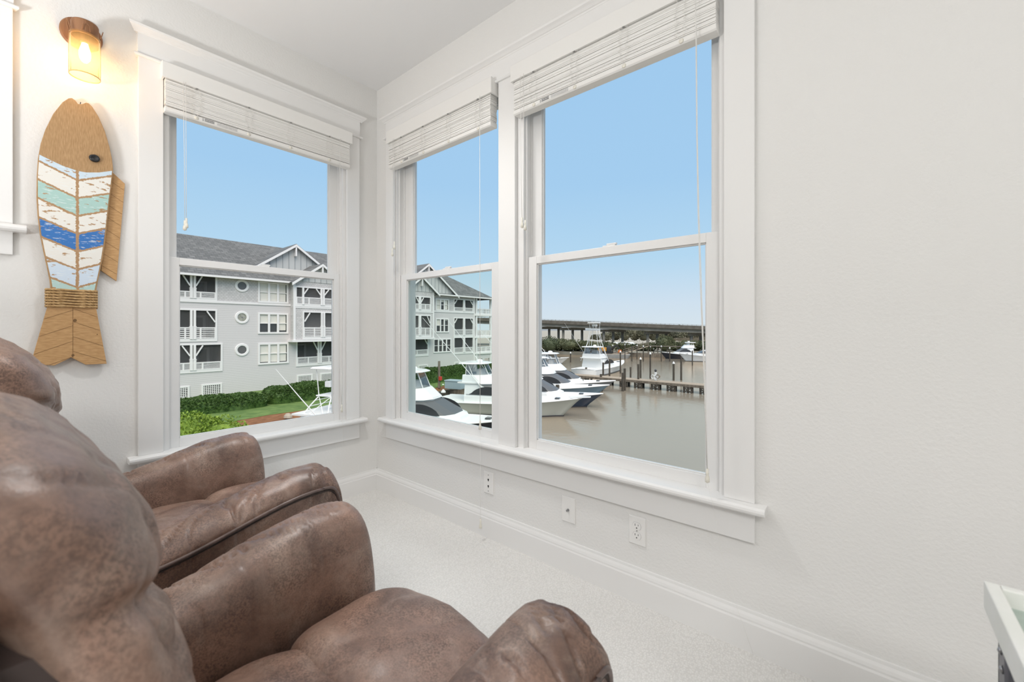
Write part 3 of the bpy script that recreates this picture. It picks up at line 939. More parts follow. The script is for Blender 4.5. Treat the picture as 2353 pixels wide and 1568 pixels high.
    # one stuffed back pillow, pinched by a seam that sweeps up towards its sides
    PROF = [(0.34, -0.115), (0.36, -0.060), (0.42, -0.035), (0.52, -0.040), (0.62, -0.050), (0.72, -0.055), (0.80, -0.068), (0.88, -0.082), (0.93, -0.105), (0.97, -0.135), (1.00, -0.165), (1.018, -0.190), (1.026, -0.215)]
    def front_y(z):
        for (za, ya), (zb, yb) in zip(PROF, PROF[1:]):
            if z <= zb:
                t = smooth01((z - za) / (zb - za)) * 0.35 + 0.65 * (z - za) / (zb - za)
                return ya + (yb - ya) * t
        return PROF[-1][1]
    rings = []
    NZ, NU = 110, 96
    for jz in range(NZ + 1):
        t = jz / NZ
        z = 0.34 + 0.686 * (0.5 - 0.5 * math.cos(math.pi * t)) if t > 0.5 else 0.34 + 0.686 * (0.5 - 0.5 * math.cos(math.pi * t))
        yf = front_y(z)
        lean = -0.09 * smooth01((z - 0.80) / 0.24)
        yb = min(-0.209 + lean, yf - 0.012)
        edge = min((z - 0.34) / 0.06, (1.026 - z) / 0.09, 1.0)
        aw = 0.272 * max(0.05, 1 - (1 - max(0.0, edge)) ** 2.4) ** 0.5
        yc, hy = (yf + yb) / 2, (yf - yb) / 2
        ring = []
        for iu in range(NU):
            u = 2 * math.pi * iu / NU
            x = aw * sg(math.cos(u), 0.66)
            y = yc + hy * sg(math.sin(u), 0.72)
            zc = 0.785 + 0.075 * (abs(x) / 0.27) ** 1.4
            fr = smooth01((math.sin(u) + 0.35) / 0.6)
            notch = math.exp(-((z - zc) / 0.014) ** 2) * 0.018 + math.exp(-((z - zc) / 0.05) ** 2) * 0.008
            P = Vector((x, y, z))
            puff = noise.noise(P * 5.5 + sd) * 0.010 + noise.noise(P * 13 + sd) * 0.004
            # folds running out of the seam
            g = noise.noise(Vector((x * 6 + z * 5, y * 5, z * 9 - x * 6)) + sd)
            fold = max(0.0, 1 - abs(g) * 6.5) ** 2 * 0.0115 * (0.35 + 0.65 * math.exp(-((z - zc) / 0.14) ** 2))
            dlt = puff - fr * (notch + fold)
            d = Vector((math.cos(u) * 0.8, math.sin(u), 0.25 * smooth01((z - 0.9) / 0.1)))
            ring.append(P + d * dlt + Vector((0, bs, bh)))
        rings.append(ring)
    MB().loft(rings).build('back_cushion', 'leather', **kw)
    MB().box(-0.262, 0.262, -0.25 + bs, -0.120 + bs, 0.36, 0.86 + bh).build('crevice_shade_core', 'leather_dark', root, world=False, bevel=0.03)  # dark box filling the gap; its colour stands in for crevice shade
    pts = []
    for k in range(41):
        a = math.pi * (k / 40)
        z = 0.30 + (0.645 + bh) * math.sin(a) ** 0.35
        x = 0.293 * sg(math.cos(a), 0.3)
        pts.append((x * 1.052, -0.180 + bs - 0.10 * smooth01((z - 0.72) / 0.34), z))
    MB().tube(pts, 0.007, 8).build('piping', 'piping', root, smooth=True, world=False)
    return root
recliner('recliner', (1.862, -1.425), R(1.5), 'large brown leather recliner in the foreground, cut off by the bottom of the photo', 1, bs=-0.012)
recliner('recliner', (0.800, -1.325), R(0.5), 'brown leather recliner below the wooden fish, beside the left window', 2, bs=-0.13, bh=0.055)

# ------------------------------------------------------------------ tray table at the right edge
M['tray_white'] = mat('chalky_white_paint', (0.74, 0.75, 0.70), 0.6, c2=(0.80, 0.80, 0.77), scale=9)
M['tray_mint'] = mat('mint_paint', (0.42, 0.50, 0.45), 0.6, c2=(0.50, 0.57, 0.52), scale=5, stretch=(1, 6, 1))
M['gunmetal'] = mat('brushed_gunmetal', (0.10, 0.10, 0.115), 0.4, metal=0.85, c2=(0.16, 0.16, 0.18), scale=40, stretch=(1, 1, 0.1))
tt = empty('tray_table', (2.98, -1.00, 0), label='pale mint tray-top side table with dark metal legs at the right picture edge', cat='side table')
x0, x1, y0, y1, zt = 2.723, 3.28, -1.33, -0.690, 0.720
t = MB()
def rim(xa, ya, xb, yb):
    t.loft([[(xa, ya, zt - 0.048), (xb, yb, zt - 0.048)], [(xa, ya, zt), (xb, yb, zt)]], cap=False, closed=False)
for a in ((x0, x0 + 0.016, y0, y1), (x1 - 0.016, x1, y0, y1), (x0 + 0.016, x1 - 0.016, y1 - 0.014, y1), (x0 + 0.016, x1 - 0.016, y0, y0 + 0.014)):
    t.box(*a, zt - 0.042, zt)
t.build('tray_rim', 'tray_white', tt, bevel=0.002)
MB().box(x0 + 0.010, x1 - 0.010, y0 + 0.010, y1 - 0.010, zt - 0.036, zt - 0.024).build('tray_bottom', 'tray_mint', tt)
for lx in (x0 + 0.012, x1 - 0.052):
    for ly, d in ((y1 - 0.052, 1), (y0 + 0.022, -1)):
        L_ = MB()
        L_.box(lx, lx + 0.004, ly, ly + 0.036, 0.0, zt - 0.040).box(lx, lx + 0.036, ly + (0.032 if d > 0 else 0), ly + (0.036 if d > 0 else 0.004), 0.0, zt - 0.040)
        lg = L_.build('leg', 'gunmetal', tt)
        rv = MB()
        for q_ in range(3):
            rv.lathe([(0.0055, 0), (0.0045, 0.0025), (0.0005, 0.004)], lambda a, b, c, q_=q_, lx=lx, ly=ly: (lx - c, ly + 0.010 + 0.008 * (q_ % 2) + a, zt - 0.058 - q_ * 0.022 + b), 10)
        rv.build('rivet', 'steel', lg, smooth=True)
MB().box(x0 + 0.02, x1 - 0.02, y0 + 0.03, y1 - 0.03, 0.20, 0.215).build('lower_shelf', 'gunmetal', tt)

# ------------------------------------------------------------------ fixtures of the added fill lamps, all out of view
M['diffuser'] = mat('lamp_diffuser', (0.9, 0.9, 0.88), 0.5)
for i, (lx, ly) in enumerate(FILL_LAMPS):
    r = empty('added_ceiling_lamp', (lx, ly, H), label='added fill light in a flush white ceiling fixture, out of view', cat='ceiling lamp')
    f = MB()
    for a in ((-0.60, 0.60, -0.45, -0.42), (-0.60, 0.60, 0.42, 0.45), (-0.60, -0.57, -0.42, 0.42), (0.57, 0.60, -0.42, 0.42)):
        f.box(lx + a[0], lx + a[1], ly + a[2], ly + a[3], 2.685, H)
    f.build('frame', 'trim', r)
    MB().box(lx - 0.57, lx + 0.57, ly - 0.42, ly + 0.42, 2.70, 2.715).build('diffuser', 'diffuser', r)

cn = empty('added_downlight', (*FILL_CAN, H), label='added fill light in a round recessed ceiling fixture, out of view', cat='ceiling lamp')
MB().lathe([(0.062, H - 0.001), (0.095, H - 0.001), (0.095, H - 0.006), (0.066, H - 0.010), (0.062, H - 0.001)], lambda a, b, c: (FILL_CAN[0] + a, FILL_CAN[1] + b, c), 32, cap=False).build('trim_ring', 'trim', cn, smooth=False)
MB().lathe([(0.061, H - 0.002), (0.061, H - 0.004)], lambda a, b, c: (FILL_CAN[0] + a, FILL_CAN[1] + b, c), 32).build('lens', 'diffuser', cn)
for i, UP in enumerate(FILL_UPS):
    ul = empty('added_uplighter', (*UP, 0), label='added fill light on a short white floor stand, out of view', cat='floor lamp')
    um = lambda a, b, c: (UP[0] + a, UP[1] + b, c)
    MB().lathe([(0.14, 0), (0.14, 0.02), (0.03, 0.035)], um, 24).build('base', 'trim', ul)
    MB().lathe([(0.014, 0.03), (0.014, 1.07)], um, 12).build('pole', 'trim', ul)
    MB().lathe([(0.02, 1.06), (0.10, 1.08), (0.20, 1.16), (0.205, 1.17), (0.19, 1.165), (0.09, 1.09), (0.02, 1.07)], um, 28, cap=False).build('bowl', 'trim', ul, smooth=True)

# =================================================================== outside
ZW, ZG = -6.2, -4.9          # marina water, lawn level
M['siding'] = None
def mat_siding(name, c, pitch=0.165):
    m, nt, b, o = new_mat(name)
    L = nt.links.new
    tc = nt.nodes.new('ShaderNodeTexCoord'); sp = nt.nodes.new('ShaderNodeSeparateXYZ')
    L(tc.outputs['Object'], sp.inputs[0])
    d = nt.nodes.new('ShaderNodeMath'); d.operation = 'DIVIDE'; d.inputs[1].default_value = pitch
    L(sp.outputs['Z'], d.inputs[0])
    f = nt.nodes.new('ShaderNodeMath'); f.operation = 'FRACT'
    L(d.outputs[0], f.inputs[0])
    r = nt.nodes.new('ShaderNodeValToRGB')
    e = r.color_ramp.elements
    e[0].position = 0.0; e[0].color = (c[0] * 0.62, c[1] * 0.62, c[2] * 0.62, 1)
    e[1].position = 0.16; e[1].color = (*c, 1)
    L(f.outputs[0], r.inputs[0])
    L(r.outputs[0], b.inputs['Base Color'])
    b.inputs['Roughness'].default_value = 0.7
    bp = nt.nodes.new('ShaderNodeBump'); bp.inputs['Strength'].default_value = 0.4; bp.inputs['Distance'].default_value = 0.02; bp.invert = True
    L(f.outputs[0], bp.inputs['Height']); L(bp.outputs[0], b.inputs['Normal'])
    return m
def mat_brick(name, c1, c2, mortar, sx, w, h, msize=0.02, axis='YZ', rough=0.85):
    m, nt, b, o = new_mat(name)
    L = nt.links.new
    tc = nt.nodes.new('ShaderNodeTexCoord'); sp = nt.nodes.new('ShaderNodeSeparateXYZ'); cb = nt.nodes.new('ShaderNodeCombineXYZ')
    L(tc.outputs['Object'], sp.inputs[0]); L(sp.outputs[axis[0]], cb.inputs[0]); L(sp.outputs[axis[1]], cb.inputs[1])
    br = nt.nodes.new('ShaderNodeTexBrick')
    br.inputs['Color1'].default_value = (*c1, 1); br.inputs['Color2'].default_value = (*c2, 1); br.inputs['Mortar'].default_value = (*mortar, 1)
    br.inputs['Scale'].default_value = sx; br.inputs['Brick Width'].default_value = w; br.inputs['Row Height'].default_value = h
    br.inputs['Mortar Size'].default_value = msize; br.inputs['Bias'].default_value = 0.0
    L(cb.outputs[0], br.inputs['Vector'])
    n = nt.nodes.new('ShaderNodeTexNoise'); n.inputs['Scale'].default_value = 3.5; n.inputs['Detail'].default_value = 5
    L(tc.outputs['Object'], n.inputs['Vector'])
    mx = nt.nodes.new('ShaderNodeMixRGB'); mx.blend_type = 'OVERLAY'; mx.inputs[0].default_value = 0.22
    L(br.outputs[0], mx.inputs[1]); L(n.outputs['Fac'], mx.inputs[2])
    L(mx.outputs[0], b.inputs['Base Color'])
    b.inputs['Roughness'].default_value = rough
    return m
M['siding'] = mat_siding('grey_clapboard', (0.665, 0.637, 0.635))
M['shingle'] = mat_brick('grey_shingle_siding', (0.575, 0.555, 0.553), (0.67, 0.642, 0.64), (0.42, 0.40, 0.395), 1.0, 0.26, 0.155, 0.012)
M['roofing'] = mat_brick('asphalt_roofing', (0.12, 0.12, 0.12), (0.19, 0.188, 0.185), (0.085, 0.085, 0.085), 1.0, 0.50, 0.24, 0.02)
M['batten'] = mat('board_and_batten_grey', (0.58, 0.58, 0.57), 0.7)
M['ext_white'] = mat('exterior_white_paint', (0.86, 0.835, 0.83), 0.5)
M['soffit'] = mat('soffit_stained', (0.60, 0.59, 0.55), 0.7, c2=(0.32, 0.31, 0.28), scale=2.2)
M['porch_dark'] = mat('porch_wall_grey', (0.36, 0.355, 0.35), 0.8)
M['ext_glass'] = mat('dark_house_glass', (0.06, 0.065, 0.068), 0.12, spec=0.5)
M['shade'] = mat('window_shade_cream', (0.74, 0.72, 0.66), 0.8)
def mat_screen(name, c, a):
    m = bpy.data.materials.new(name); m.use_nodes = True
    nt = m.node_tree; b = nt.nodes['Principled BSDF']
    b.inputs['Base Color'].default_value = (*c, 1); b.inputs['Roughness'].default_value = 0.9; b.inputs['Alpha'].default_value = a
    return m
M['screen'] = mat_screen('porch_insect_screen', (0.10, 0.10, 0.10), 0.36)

FX = -43.0
WF = lambda y, w, z: (FX + w, y, z)
B = empty('apartment_building', (FX, 18, ZG), label='long grey apartment building with dark roof, gables and stacked white-railed porches', cat='building')

def panel_rail(mb, m, u0, u1, z0, z1, w, npan, slats=5, t=0.05):
    mb.box(u0, u1, w - t, w + t, z1 - 0.09, z1, m=m).box(u0, u1, w - t, w + t, z0, z0 + 0.09, m=m)
    for k in range(npan + 1):
        u = u0 + (u1 - u0) * k / npan
        mb.box(max(u0, u - 0.06), min(u1, u + 0.06), w - t * 0.9, w + t * 0.9, z0 + 0.09, z1 - 0.09, m=m)
    hgt = (z1 - z0 - 0.18)
    for k in range(slats):
        z = z0 + 0.09 + hgt * (k + 0.5) / slats
        mb.box(u0, u1, w - 0.02, w + 0.02, z - hgt / slats * 0.24, z + hgt / slats * 0.24, m=m)

def porch(m, u0, u1, z0, z1, ztop_rail, posts=(), braces=(), npan=2, depth=2.2, door=None, trim=0.14, screen=True):
    """A roofed recess with railing, paired posts, diagonal braces and insect screen."""
    q = MB()
    d = depth
    q.add([m(u0, -d, z0), m(u1, -d, z0), m(u1, -d, z1), m(u0, -d, z1)], [(0, 1, 2, 3)])
    for a, b_ in ((u0, u0), (u1, u1)):
        q.add([m(a, -0.2, z0), m(a, -d, z0), m(a, -d, z1), m(a, -0.2, z1)], [(0, 1, 2, 3)])
    q.add([m(u0, -0.2, z0), m(u1, -0.2, z0), m(u1, -d, z0), m(u0, -d, z0)], [(0, 1, 2, 3)])
    q.add([m(u0, -0.2, z1), m(u1, -0.2, z1), m(u1, -d, z1), m(u0, -d, z1)], [(0, 1, 2, 3)])
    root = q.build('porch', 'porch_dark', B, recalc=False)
    fr = MB()
    fr.box(u0 - trim, u1 + trim, -0.04, 0.06, z1, z1 + trim, m=m).box(u0 - trim, u1 + trim, -0.04, 0.06, z0 - trim * 1.5, z0, m=m)
    fr.box(u0 - trim, u0, -0.04, 0.06, z0, z1, m=m).box(u1, u1 + trim, -0.04, 0.06, z0, z1, m=m)
    fr.build('porch_trim', 'ext_white', root)
    for p in posts:
        MB().box(p - 0.09, p + 0.09, -0.06, 0.09, z0, z1, m=m).box(p - 0.11, p + 0.11, -0.08, 0.11, z0, z0 + (z1 - z0) * 0.42, m=m).box(p - 0.13, p + 0.13, -0.09, 0.12, z0 + (z1 - z0) * 0.42, z0 + (z1 - z0) * 0.45, m=m).build('post', 'ext_white', root)
    for (ub, ut, zb, zt) in braces:
        MB().bar(m(ub, 0.02, zb), m(ut, 0.02, zt), 0.12, 0.10).build('brace', 'ext_white', root)
    rl = MB()
    panel_rail(rl, m, u0, u1, z0, ztop_rail, 0.02, npan)
    rl.build('railing', 'ext_white', root)
    if door is not None:
        dd = MB().box(door - 0.55, door + 0.55, -d + 0.01, -d + 0.06, z0, z0 + (z1 - z0) * 0.86, m=m).build('porch_door', 'ext_white', root)
        MB().box(door - 0.32, door + 0.32, -d + 0.05, -d + 0.07, z0 + 0.3, z0 + (z1 - z0) * 0.78, m=m).build('door_glass', 'ext_glass', root)
    if screen:
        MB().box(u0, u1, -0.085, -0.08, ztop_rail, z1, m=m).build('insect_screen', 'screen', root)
    return root

def multi_window(m, u0, u1, z0, z1, n, shade, t=0.16):
    fr = MB()
    fr.box(u0, u1, -0.02, 0.07, z1 - t, z1, m=m).box(u0, u1, -0.02, 0.09, z0, z0 + t * 1.1, m=m)
    pw = (u1 - u0 - 2 * t) / n
    fr.box(u0, u0 + t, -0.02, 0.07, z0 + t * 1.1, z1 - t, m=m).box(u1 - t, u1, -0.02, 0.07, z0 + t * 1.1, z1 - t, m=m)
    for k in range(1, n):
        u = u0 + t + pw * k
        fr.box(u - 0.10, u + 0.10, -0.02, 0.065, z0 + t * 1.1, z1 - t, m=m)
    zm = (z0 + z1) / 2
    fr.box(u0 + t, u1 - t, -0.06, 0.02, zm - 0.03, zm + 0.03, m=m)
    root = fr.build('window', 'ext_white', B)
    MB().box(u0 + t, u1 - t, -0.10, -0.08, z0 + t, z1 - t, m=m).build('glass', 'ext_glass', root)
    for k in range(n):
        s = shade[k % len(shade)]
        if s > 0:
            a = u0 + t + pw * k + 0.06
            MB().box(a, a + pw - 0.12, -0.078, -0.065, z1 - t - (z1 - z0 - 2 * t) * s, z1 - t, m=m).build('blind', 'shade', root)
    return root

def round_window(yc, zc, ro, ri, shade=False):
    q = MB()
    n = 36
    rings = []
    for r, w in ((ri, -0.05), (ri, 0.06), (ri + 0.04, 0.08), (ro - 0.03, 0.08), (ro, 0.05), (ro, -0.02)):
        rings.append([WF(yc + r * math.cos(2 * math.pi * k / n), w, zc + r * math.sin(2 * math.pi * k / n)) for k in range(n)])
    q.loft(rings, cap=False)
    root = q.build('round_window', 'ext_white', B, smooth=False)
    MB().lathe([(ri + 0.01, 0.012), (ri + 0.01, 0.02)], lambda a, b_, c: WF(yc + a, c, zc + b_), 30).build('glass', 'round_lit' if shade else 'round_glass', root)
    if shade:
        g = MB().box(yc - 0.03, yc + 0.03, 0.02, 0.035, zc - ri, zc + ri, m=WF).box(yc - ri, yc + ri, 0.02, 0.035, zc - 0.03, zc + 0.03, m=WF)
        g.build('muntin', 'porch_dark', root)
M['round_glass'] = mat('round_window_glass', (0.12, 0.122, 0.125), 0.15)
M['round_lit'] = mat('round_window_curtain', (0.40, 0.40, 0.34), 0.6, c2=(0.26, 0.26, 0.22), scale=4)

def lattice(m, u0, u1, z0, z1, t=0.14):
    q = MB()
    q.box(u0, u1, -0.02, 0.06, z1 - t, z1, m=m).box(u0, u1, -0.02, 0.06, z0, z0 + t, m=m).box(u0, u0 + t, -0.02, 0.06, z0 + t, z1 - t, m=m).box(u1 - t, u1, -0.02, 0.06, z0 + t, z1 - t, m=m)
    p = 0.152
    k = u0 + t + p * 0.6
    while k < u1 - t:
        q.box(k - 0.026, k + 0.026, 0.012, 0.032, z0 + t, z1 - t, m=m); k += p
    k = z0 + t + p * 0.6
    while k < z1 - t:
        q.box(u0 + t, u1 - t, 0.018, 0.042, k - 0.026, k + 0.026, m=m); k += p
    root = q.build('lattice_vent', 'ext_white', B)
    MB().box(u0 + 0.05, u1 - 0.05, 0.001, 0.008, z0 + 0.05, z1 - 0.05, m=m).build('vent_backing', 'dark_vent', root)
M['dark_vent'] = mat('vent_backing_dark', (0.03, 0.03, 0.03), 0.9)

# left wing porches (the left third of the view), floor by floor
PL3, PL2, PL1 = (7.0, 10.35, 3.85, 5.90), (7.0, 10.35, 0.22, 2.78), (6.6, 10.77, -2.54, -0.30)
PR1 = (17.60, 22.1, -2.58, -0.14)
PB3, PB2, PB1 = (39.5, 43.2, 3.72, 5.42), (39.5, 43.2, 0.2, 2.70), (39.5, 43.2, -2.3, -0.15)
PM1 = (31.2, 34.65, -2.28, -0.22)
PX = [(0.2, 3.6, 3.85, 5.9), (0.2, 3.6, 0.22, 2.78), (0.2, 3.6, -2.54, -0.30)]
W3, W2, W1 = (13.87, 16.69, 3.72, 5.82), (13.87, 16.69, 0.66, 2.74), (13.88, 16.72, -2.38, -0.26)
V3, V2, V1 = (36.05, 38.45, 3.70, 5.38), (36.05, 38.45, 0.66, 2.66), (35.65, 38.9, -2.15, -0.18)
low = [PL2, PL1, PR1, PB2, PB1, PM1] + PX[1:]
upp = [PL3, PB3, PX[0]]
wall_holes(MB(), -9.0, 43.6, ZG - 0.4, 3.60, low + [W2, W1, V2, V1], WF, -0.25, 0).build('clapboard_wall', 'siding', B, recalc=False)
wall_holes(MB(), -9.0, 43.6, 3.60, 6.05, upp + [W3, V3], WF, -0.25, 0).build('shingle_wall', 'shingle', B, recalc=False)
MB().box(-9, 43.6, 0.0, 0.07, 3.50, 3.70, m=WF).build('belt_board', 'ext_white', B)
MB().box(43.45, 43.62, -0.2, 0.06, ZG, 6.0, m=WF).build('corner_board', 'ext_white', B)
# solid mass behind, so that nothing shows through
MB().box(-59.0, FX - 2.6, -9.0, 43.4, ZG - 0.4, 6.0).build('rear_walls', 'siding', B)
MB().box(FX - 2.6, FX - 0.25, -9.0, -8.75, ZG - 0.4, 6.0).build('end_wall', 'siding', B)

porch(WF, *PL3[:4], 4.47, (8.55, 8.80), ((8.46, 7.95, 4.95, 5.85), (8.89, 9.35, 4.95, 5.85)), 3, door=9.7)
porch(WF, *PL2[:4], 1.29, (8.55, 8.80), ((10.33, 9.70, 1.75, 2.74),), 3, door=9.6)
porch(WF, *PL1[:4], -1.83, (8.55, 8.80), ((8.46, 7.9, -1.25, -0.34), (8.89, 9.4, -1.25, -0.34)), 3, door=9.9)
for p in PX:
    porch(WF, *p, p[2] + 0.72, (1.8, 2.05), (), 3)
porch(WF, *PR1[:4], -1.82, (19.80, 20.05), ((19.71, 19.25, -1.15, -0.2), (20.14, 20.6, -1.15, -0.2)), 4, door=18.9)
porch(WF, *PB3[:4], 4.30, (41.3, 41.5), ((39.55, 40.0, 4.8, 5.38), (43.15, 42.7, 4.8, 5.38)), 2, door=40.6)
porch(WF, *PB2[:4], 1.10, (41.3, 41.5), ((39.55, 40.0, 2.0, 2.66), (43.15, 42.7, 2.0, 2.66)), 2, door=40.6)
porch(WF, *PB1[:4], -1.55, (41.3, 41.5), (), 2, door=40.6)
porch(WF, *PM1[:4], -1.60, (), ((34.6, 34.2, -0.9, -0.26), (31.3, 31.7, -0.9, -0.26)), 2)
multi_window(WF, *W3, 3, (1.0, 1.0, 0.98))
multi_window(WF, *W2, 3, (0.52, 0.52, 0.9))
multi_window(WF, *W1, 3, (0.95, 0.97, 0.95))
multi_window(WF, *V3, 3, (1.0, 0.2, 0.95))
multi_window(WF, *V2, 3, (0.55, 0.0, 0.1))
multi_window(WF, *V1, 4, (0.0, 0.1, 0.0, 0.0))
for zc, sh_ in ((5.25, False), (2.24, True), (-0.85, False)):
    round_window(12.5, zc, 0.60, 0.38, sh_)
for a in ((7.15, 8.43, -4.95, -3.87), (9.30, 10.87, -4.95, -3.84), (17.55, 19.18, -4.75, -3.68), (20.0, 21.7, -4.75, -3.68), (33.1, 34.7, -4.75, -3.65), (39.5, 41.1, -4.75, -3.65), (41.8, 43.2, -4.75, -3.65)):
    lattice(WF, *a)

# projecting gabled bays
def bay(y0, y1, zb, zt, dpt, holes3, holes2, posts3, braces3, posts2, braces2):
    m = lambda y, w, z: (FX + dpt + w, y, z)
    q = MB()
    wall_holes(q, y0, y1, zb, zt, [holes3, holes2], m, -0.2, 0)
    for y in (y0, y1):
        q.add([(FX, y, zb), (FX + dpt, y, zb), (FX + dpt, y, zt), (FX, y, zt)], [(0, 1, 2, 3)])
    q.add([(FX, y0, zb), (FX + dpt, y0, zb), (FX + dpt, y1, zb), (FX, y1, zb)], [(0, 1, 2, 3)])
    q.build('bay_wall', 'shingle', B, recalc=False)
    c = MB()
    for y in (y0, y1):
        c.box(y - 0.10, y + 0.10, -0.08, 0.05, zb - 0.05, zt, m=m)
    c.box(y0 - 0.25, y1 + 0.25, -dpt - 0.1, 0.12, zb - 0.22, zb, m=m).box(y0 + 0.1, y1 - 0.1, -0.02, 0.045, 3.30, 3.44, m=m)
    c.build('bay_trim', 'ext_white', B)
    porch(m, *holes3, holes3[2] + 0.78, posts3, braces3, 4, depth=2.6, door=(y0 + y1) / 2 - 0.9)
    porch(m, *holes2, holes2[2] + 1.06, posts2, braces2, 4, depth=2.6, door=(y0 + y1) / 2 - 0.9)
bay(16.90, 22.30, 0.02, 6.05, 1.0, (17.1, 22.1, 3.66, 5.40), (17.85, 22.1, 0.26, 2.86), (17.75, 19.65, 19.90), ((17.84, 18.25, 4.75, 5.36), (19.56, 19.1, 4.75, 5.36), (19.99, 20.45, 4.75, 5.36)), (19.7, 19.95), ((17.9, 18.45, 1.9, 2.82), (22.05, 21.6, 1.9, 2.82)))
bay(30.6, 34.85, 0.02, 6.05, 1.0, (31.1, 34.3, 3.66, 5.30), (31.1, 34.3, 0.26, 2.86), (32.5, 32.7), ((32.42, 32.0, 4.6, 5.26), (32.78, 33.2, 4.6, 5.26)), (32.5, 32.7), ((34.25, 33.8, 1.9, 2.82),))

# roofs
def roof_plane(pts, th=0.12, name='roof'):
    n = (Vector(pts[1]) - Vector(pts[0])).cross(Vector(pts[2]) - Vector(pts[0])).normalized()
    if n.z < 0: n = -n
    k = len(pts)
    q = MB().add([Vector(p) for p in pts] + [Vector(p) - n * th for p in pts], [tuple(range(k)), tuple(range(k, 2 * k))] + [(i, (i + 1) % k, k + (i + 1) % k, k + i) for i in range(k)])
    return q.build(name, 'roofing', B)
EX, EZ, RGX, RGZ, YE = -42.35, 6.02, -51.0, 10.87, 47.7
roof_plane([(EX, -10, EZ), (EX, YE, EZ - 0.15), (RGX, 41.7, RGZ), (RGX, -10, RGZ)], name='main_roof')
roof_plane([(RGX, -10, RGZ), (RGX, 41.7, RGZ), (-59.6, YE, EZ), (-59.6, -10, EZ)], name='main_roof')
roof_plane([(EX, YE, EZ - 0.15), (-59.6, YE, EZ), (RGX, 41.7, RGZ)], name='hip_roof')
MB().box(EX - 0.04, EX + 0.12, -10, YE, 5.80, 5.98).build('gutter', 'ext_white', B)
MB().box(FX, EX, -10, YE - 0.2, 5.84, 5.90).build('soffit', 'soffit', B)

def gable(yc, hw, za, ze, xf, xback, overhang=0.45, board=0.22, side=0.35, xeave=-42.6):
    """a gable end at x=xf with its two roof planes running back to xback and white bargeboards"""
    MB().prism([(yc - hw, ze), (yc + hw, ze), (yc, za - 0.1)], 0, 0.12, lambda a, b_, h: (xf - h, a, b_)).build('gable_wall', 'batten', B)
    bt = MB()
    k = yc - hw + 0.25
    while k < yc + hw - 0.1:
        top = za - 0.1 - (za - 0.1 - ze) * abs(k - yc) / hw
        bt.box(xf, xf + 0.04, k - 0.03, k + 0.03, ze, top)
        k += 0.62
    bt.build('batten', 'batten_dark', B)
    sl = (za - ze) / hw
    for s in (-1, 1):
        yo = yc + s * (hw + side)
        zo = za - sl * (hw + side)
        xo = xf + overhang
        roof_plane([(xo, yc, za + 0.06), (xo, yo, zo + 0.06), (xeave, yo, zo + 0.06), (xback, yc, za + 0.06)], name='gable_roof')
        n = Vector((0, s * sl, 1)).normalized()
        a, b_ = Vector((xo + 0.03, yc, za + 0.02)), Vector((xo + 0.03, yo, zo + 0.02))
        q = MB()
        q.add([a, b_, b_ - Vector((0, 0, board * 1.25)), a - Vector((0, 0, board * 1.25)), a - Vector((0.10, 0, 0)), b_ - Vector((0.10, 0, 0)), b_ - Vector((0.10, 0, board * 1.25)), a - Vector((0.10, 0, board * 1.25))], [(0, 1, 2, 3), (4, 5, 6, 7), (0, 1, 5, 4), (3, 2, 6, 7), (1, 2, 6, 5)])
        q.build('bargeboard', 'ext_white', B)
    MB().box(xf + 0.02, xf + overhang, yc - 0.07, yc + 0.07, za - 1.25, za - 0.3).build('gable_bracket', 'ext_white', B)
M['batten_dark'] = mat('batten_grey_edge', (0.36, 0.375, 0.39), 0.7)
gable(18.0, 3.95, 10.2, 7.42, -44.6, -49.7, side=0.1, xeave=-44.9)
gable(19.6, 2.75, 8.02, 6.05, -41.95, -46.0)
gable(34.4, 5.1, 9.88, 6.05, -42.75, -49.2)
gable(32.7, 2.55, 8.0, 6.05, -41.95, -46.0)

# open corner porches at the far end
CP = MB()
for z in (0.05, 3.45):
    CP.box(-47.0, FX + 0.15, 43.6, 47.4, z - 0.28, z)
CP.box(-47.0, FX + 0.15, 43.6, 47.4, -2.7, -2.42)
cpo = CP.build('corner_porch', 'ext_white', B)
for z0, z1 in ((ZG, -2.7), (-2.42, -0.23), (0.05, 3.17), (3.45, 5.8)):
    for px_, py_ in ((FX - 0.05, 47.2), (FX - 0.05, 44.0), (-46.7, 47.2)):
        MB().box(px_ - 0.13, px_ + 0.13, py_ - 0.13, py_ + 0.13, z0, z1).build('post', 'ext_white', cpo)
for z in (-2.42, 0.05, 3.45):
    r_ = MB()
    panel_rail(r_, WF, 44.1, 47.1, z, z + 0.85, 0.0, 3)
    panel_rail(r_, lambda u, w, zz: (u, 47.2 + w, zz), -46.6, FX - 0.1, z, z + 0.85, 0.0, 3)
    r_.build('railing', 'ext_white', cpo)
MB().box(-59.0, -47.0, 43.4, 46.8, ZG - 0.4, 6.0).build('end_wing_wall', 'siding', B)
wall_holes(MB(), 43.6, 47.3, ZG - 0.4, -2.7, [(44.2, 45.3, -4.7, -3.4), (45.8, 46.9, -4.7, -3.4)], WF, -0.2, 0).build('porch_skirt_wall', 'siding', B, recalc=False)

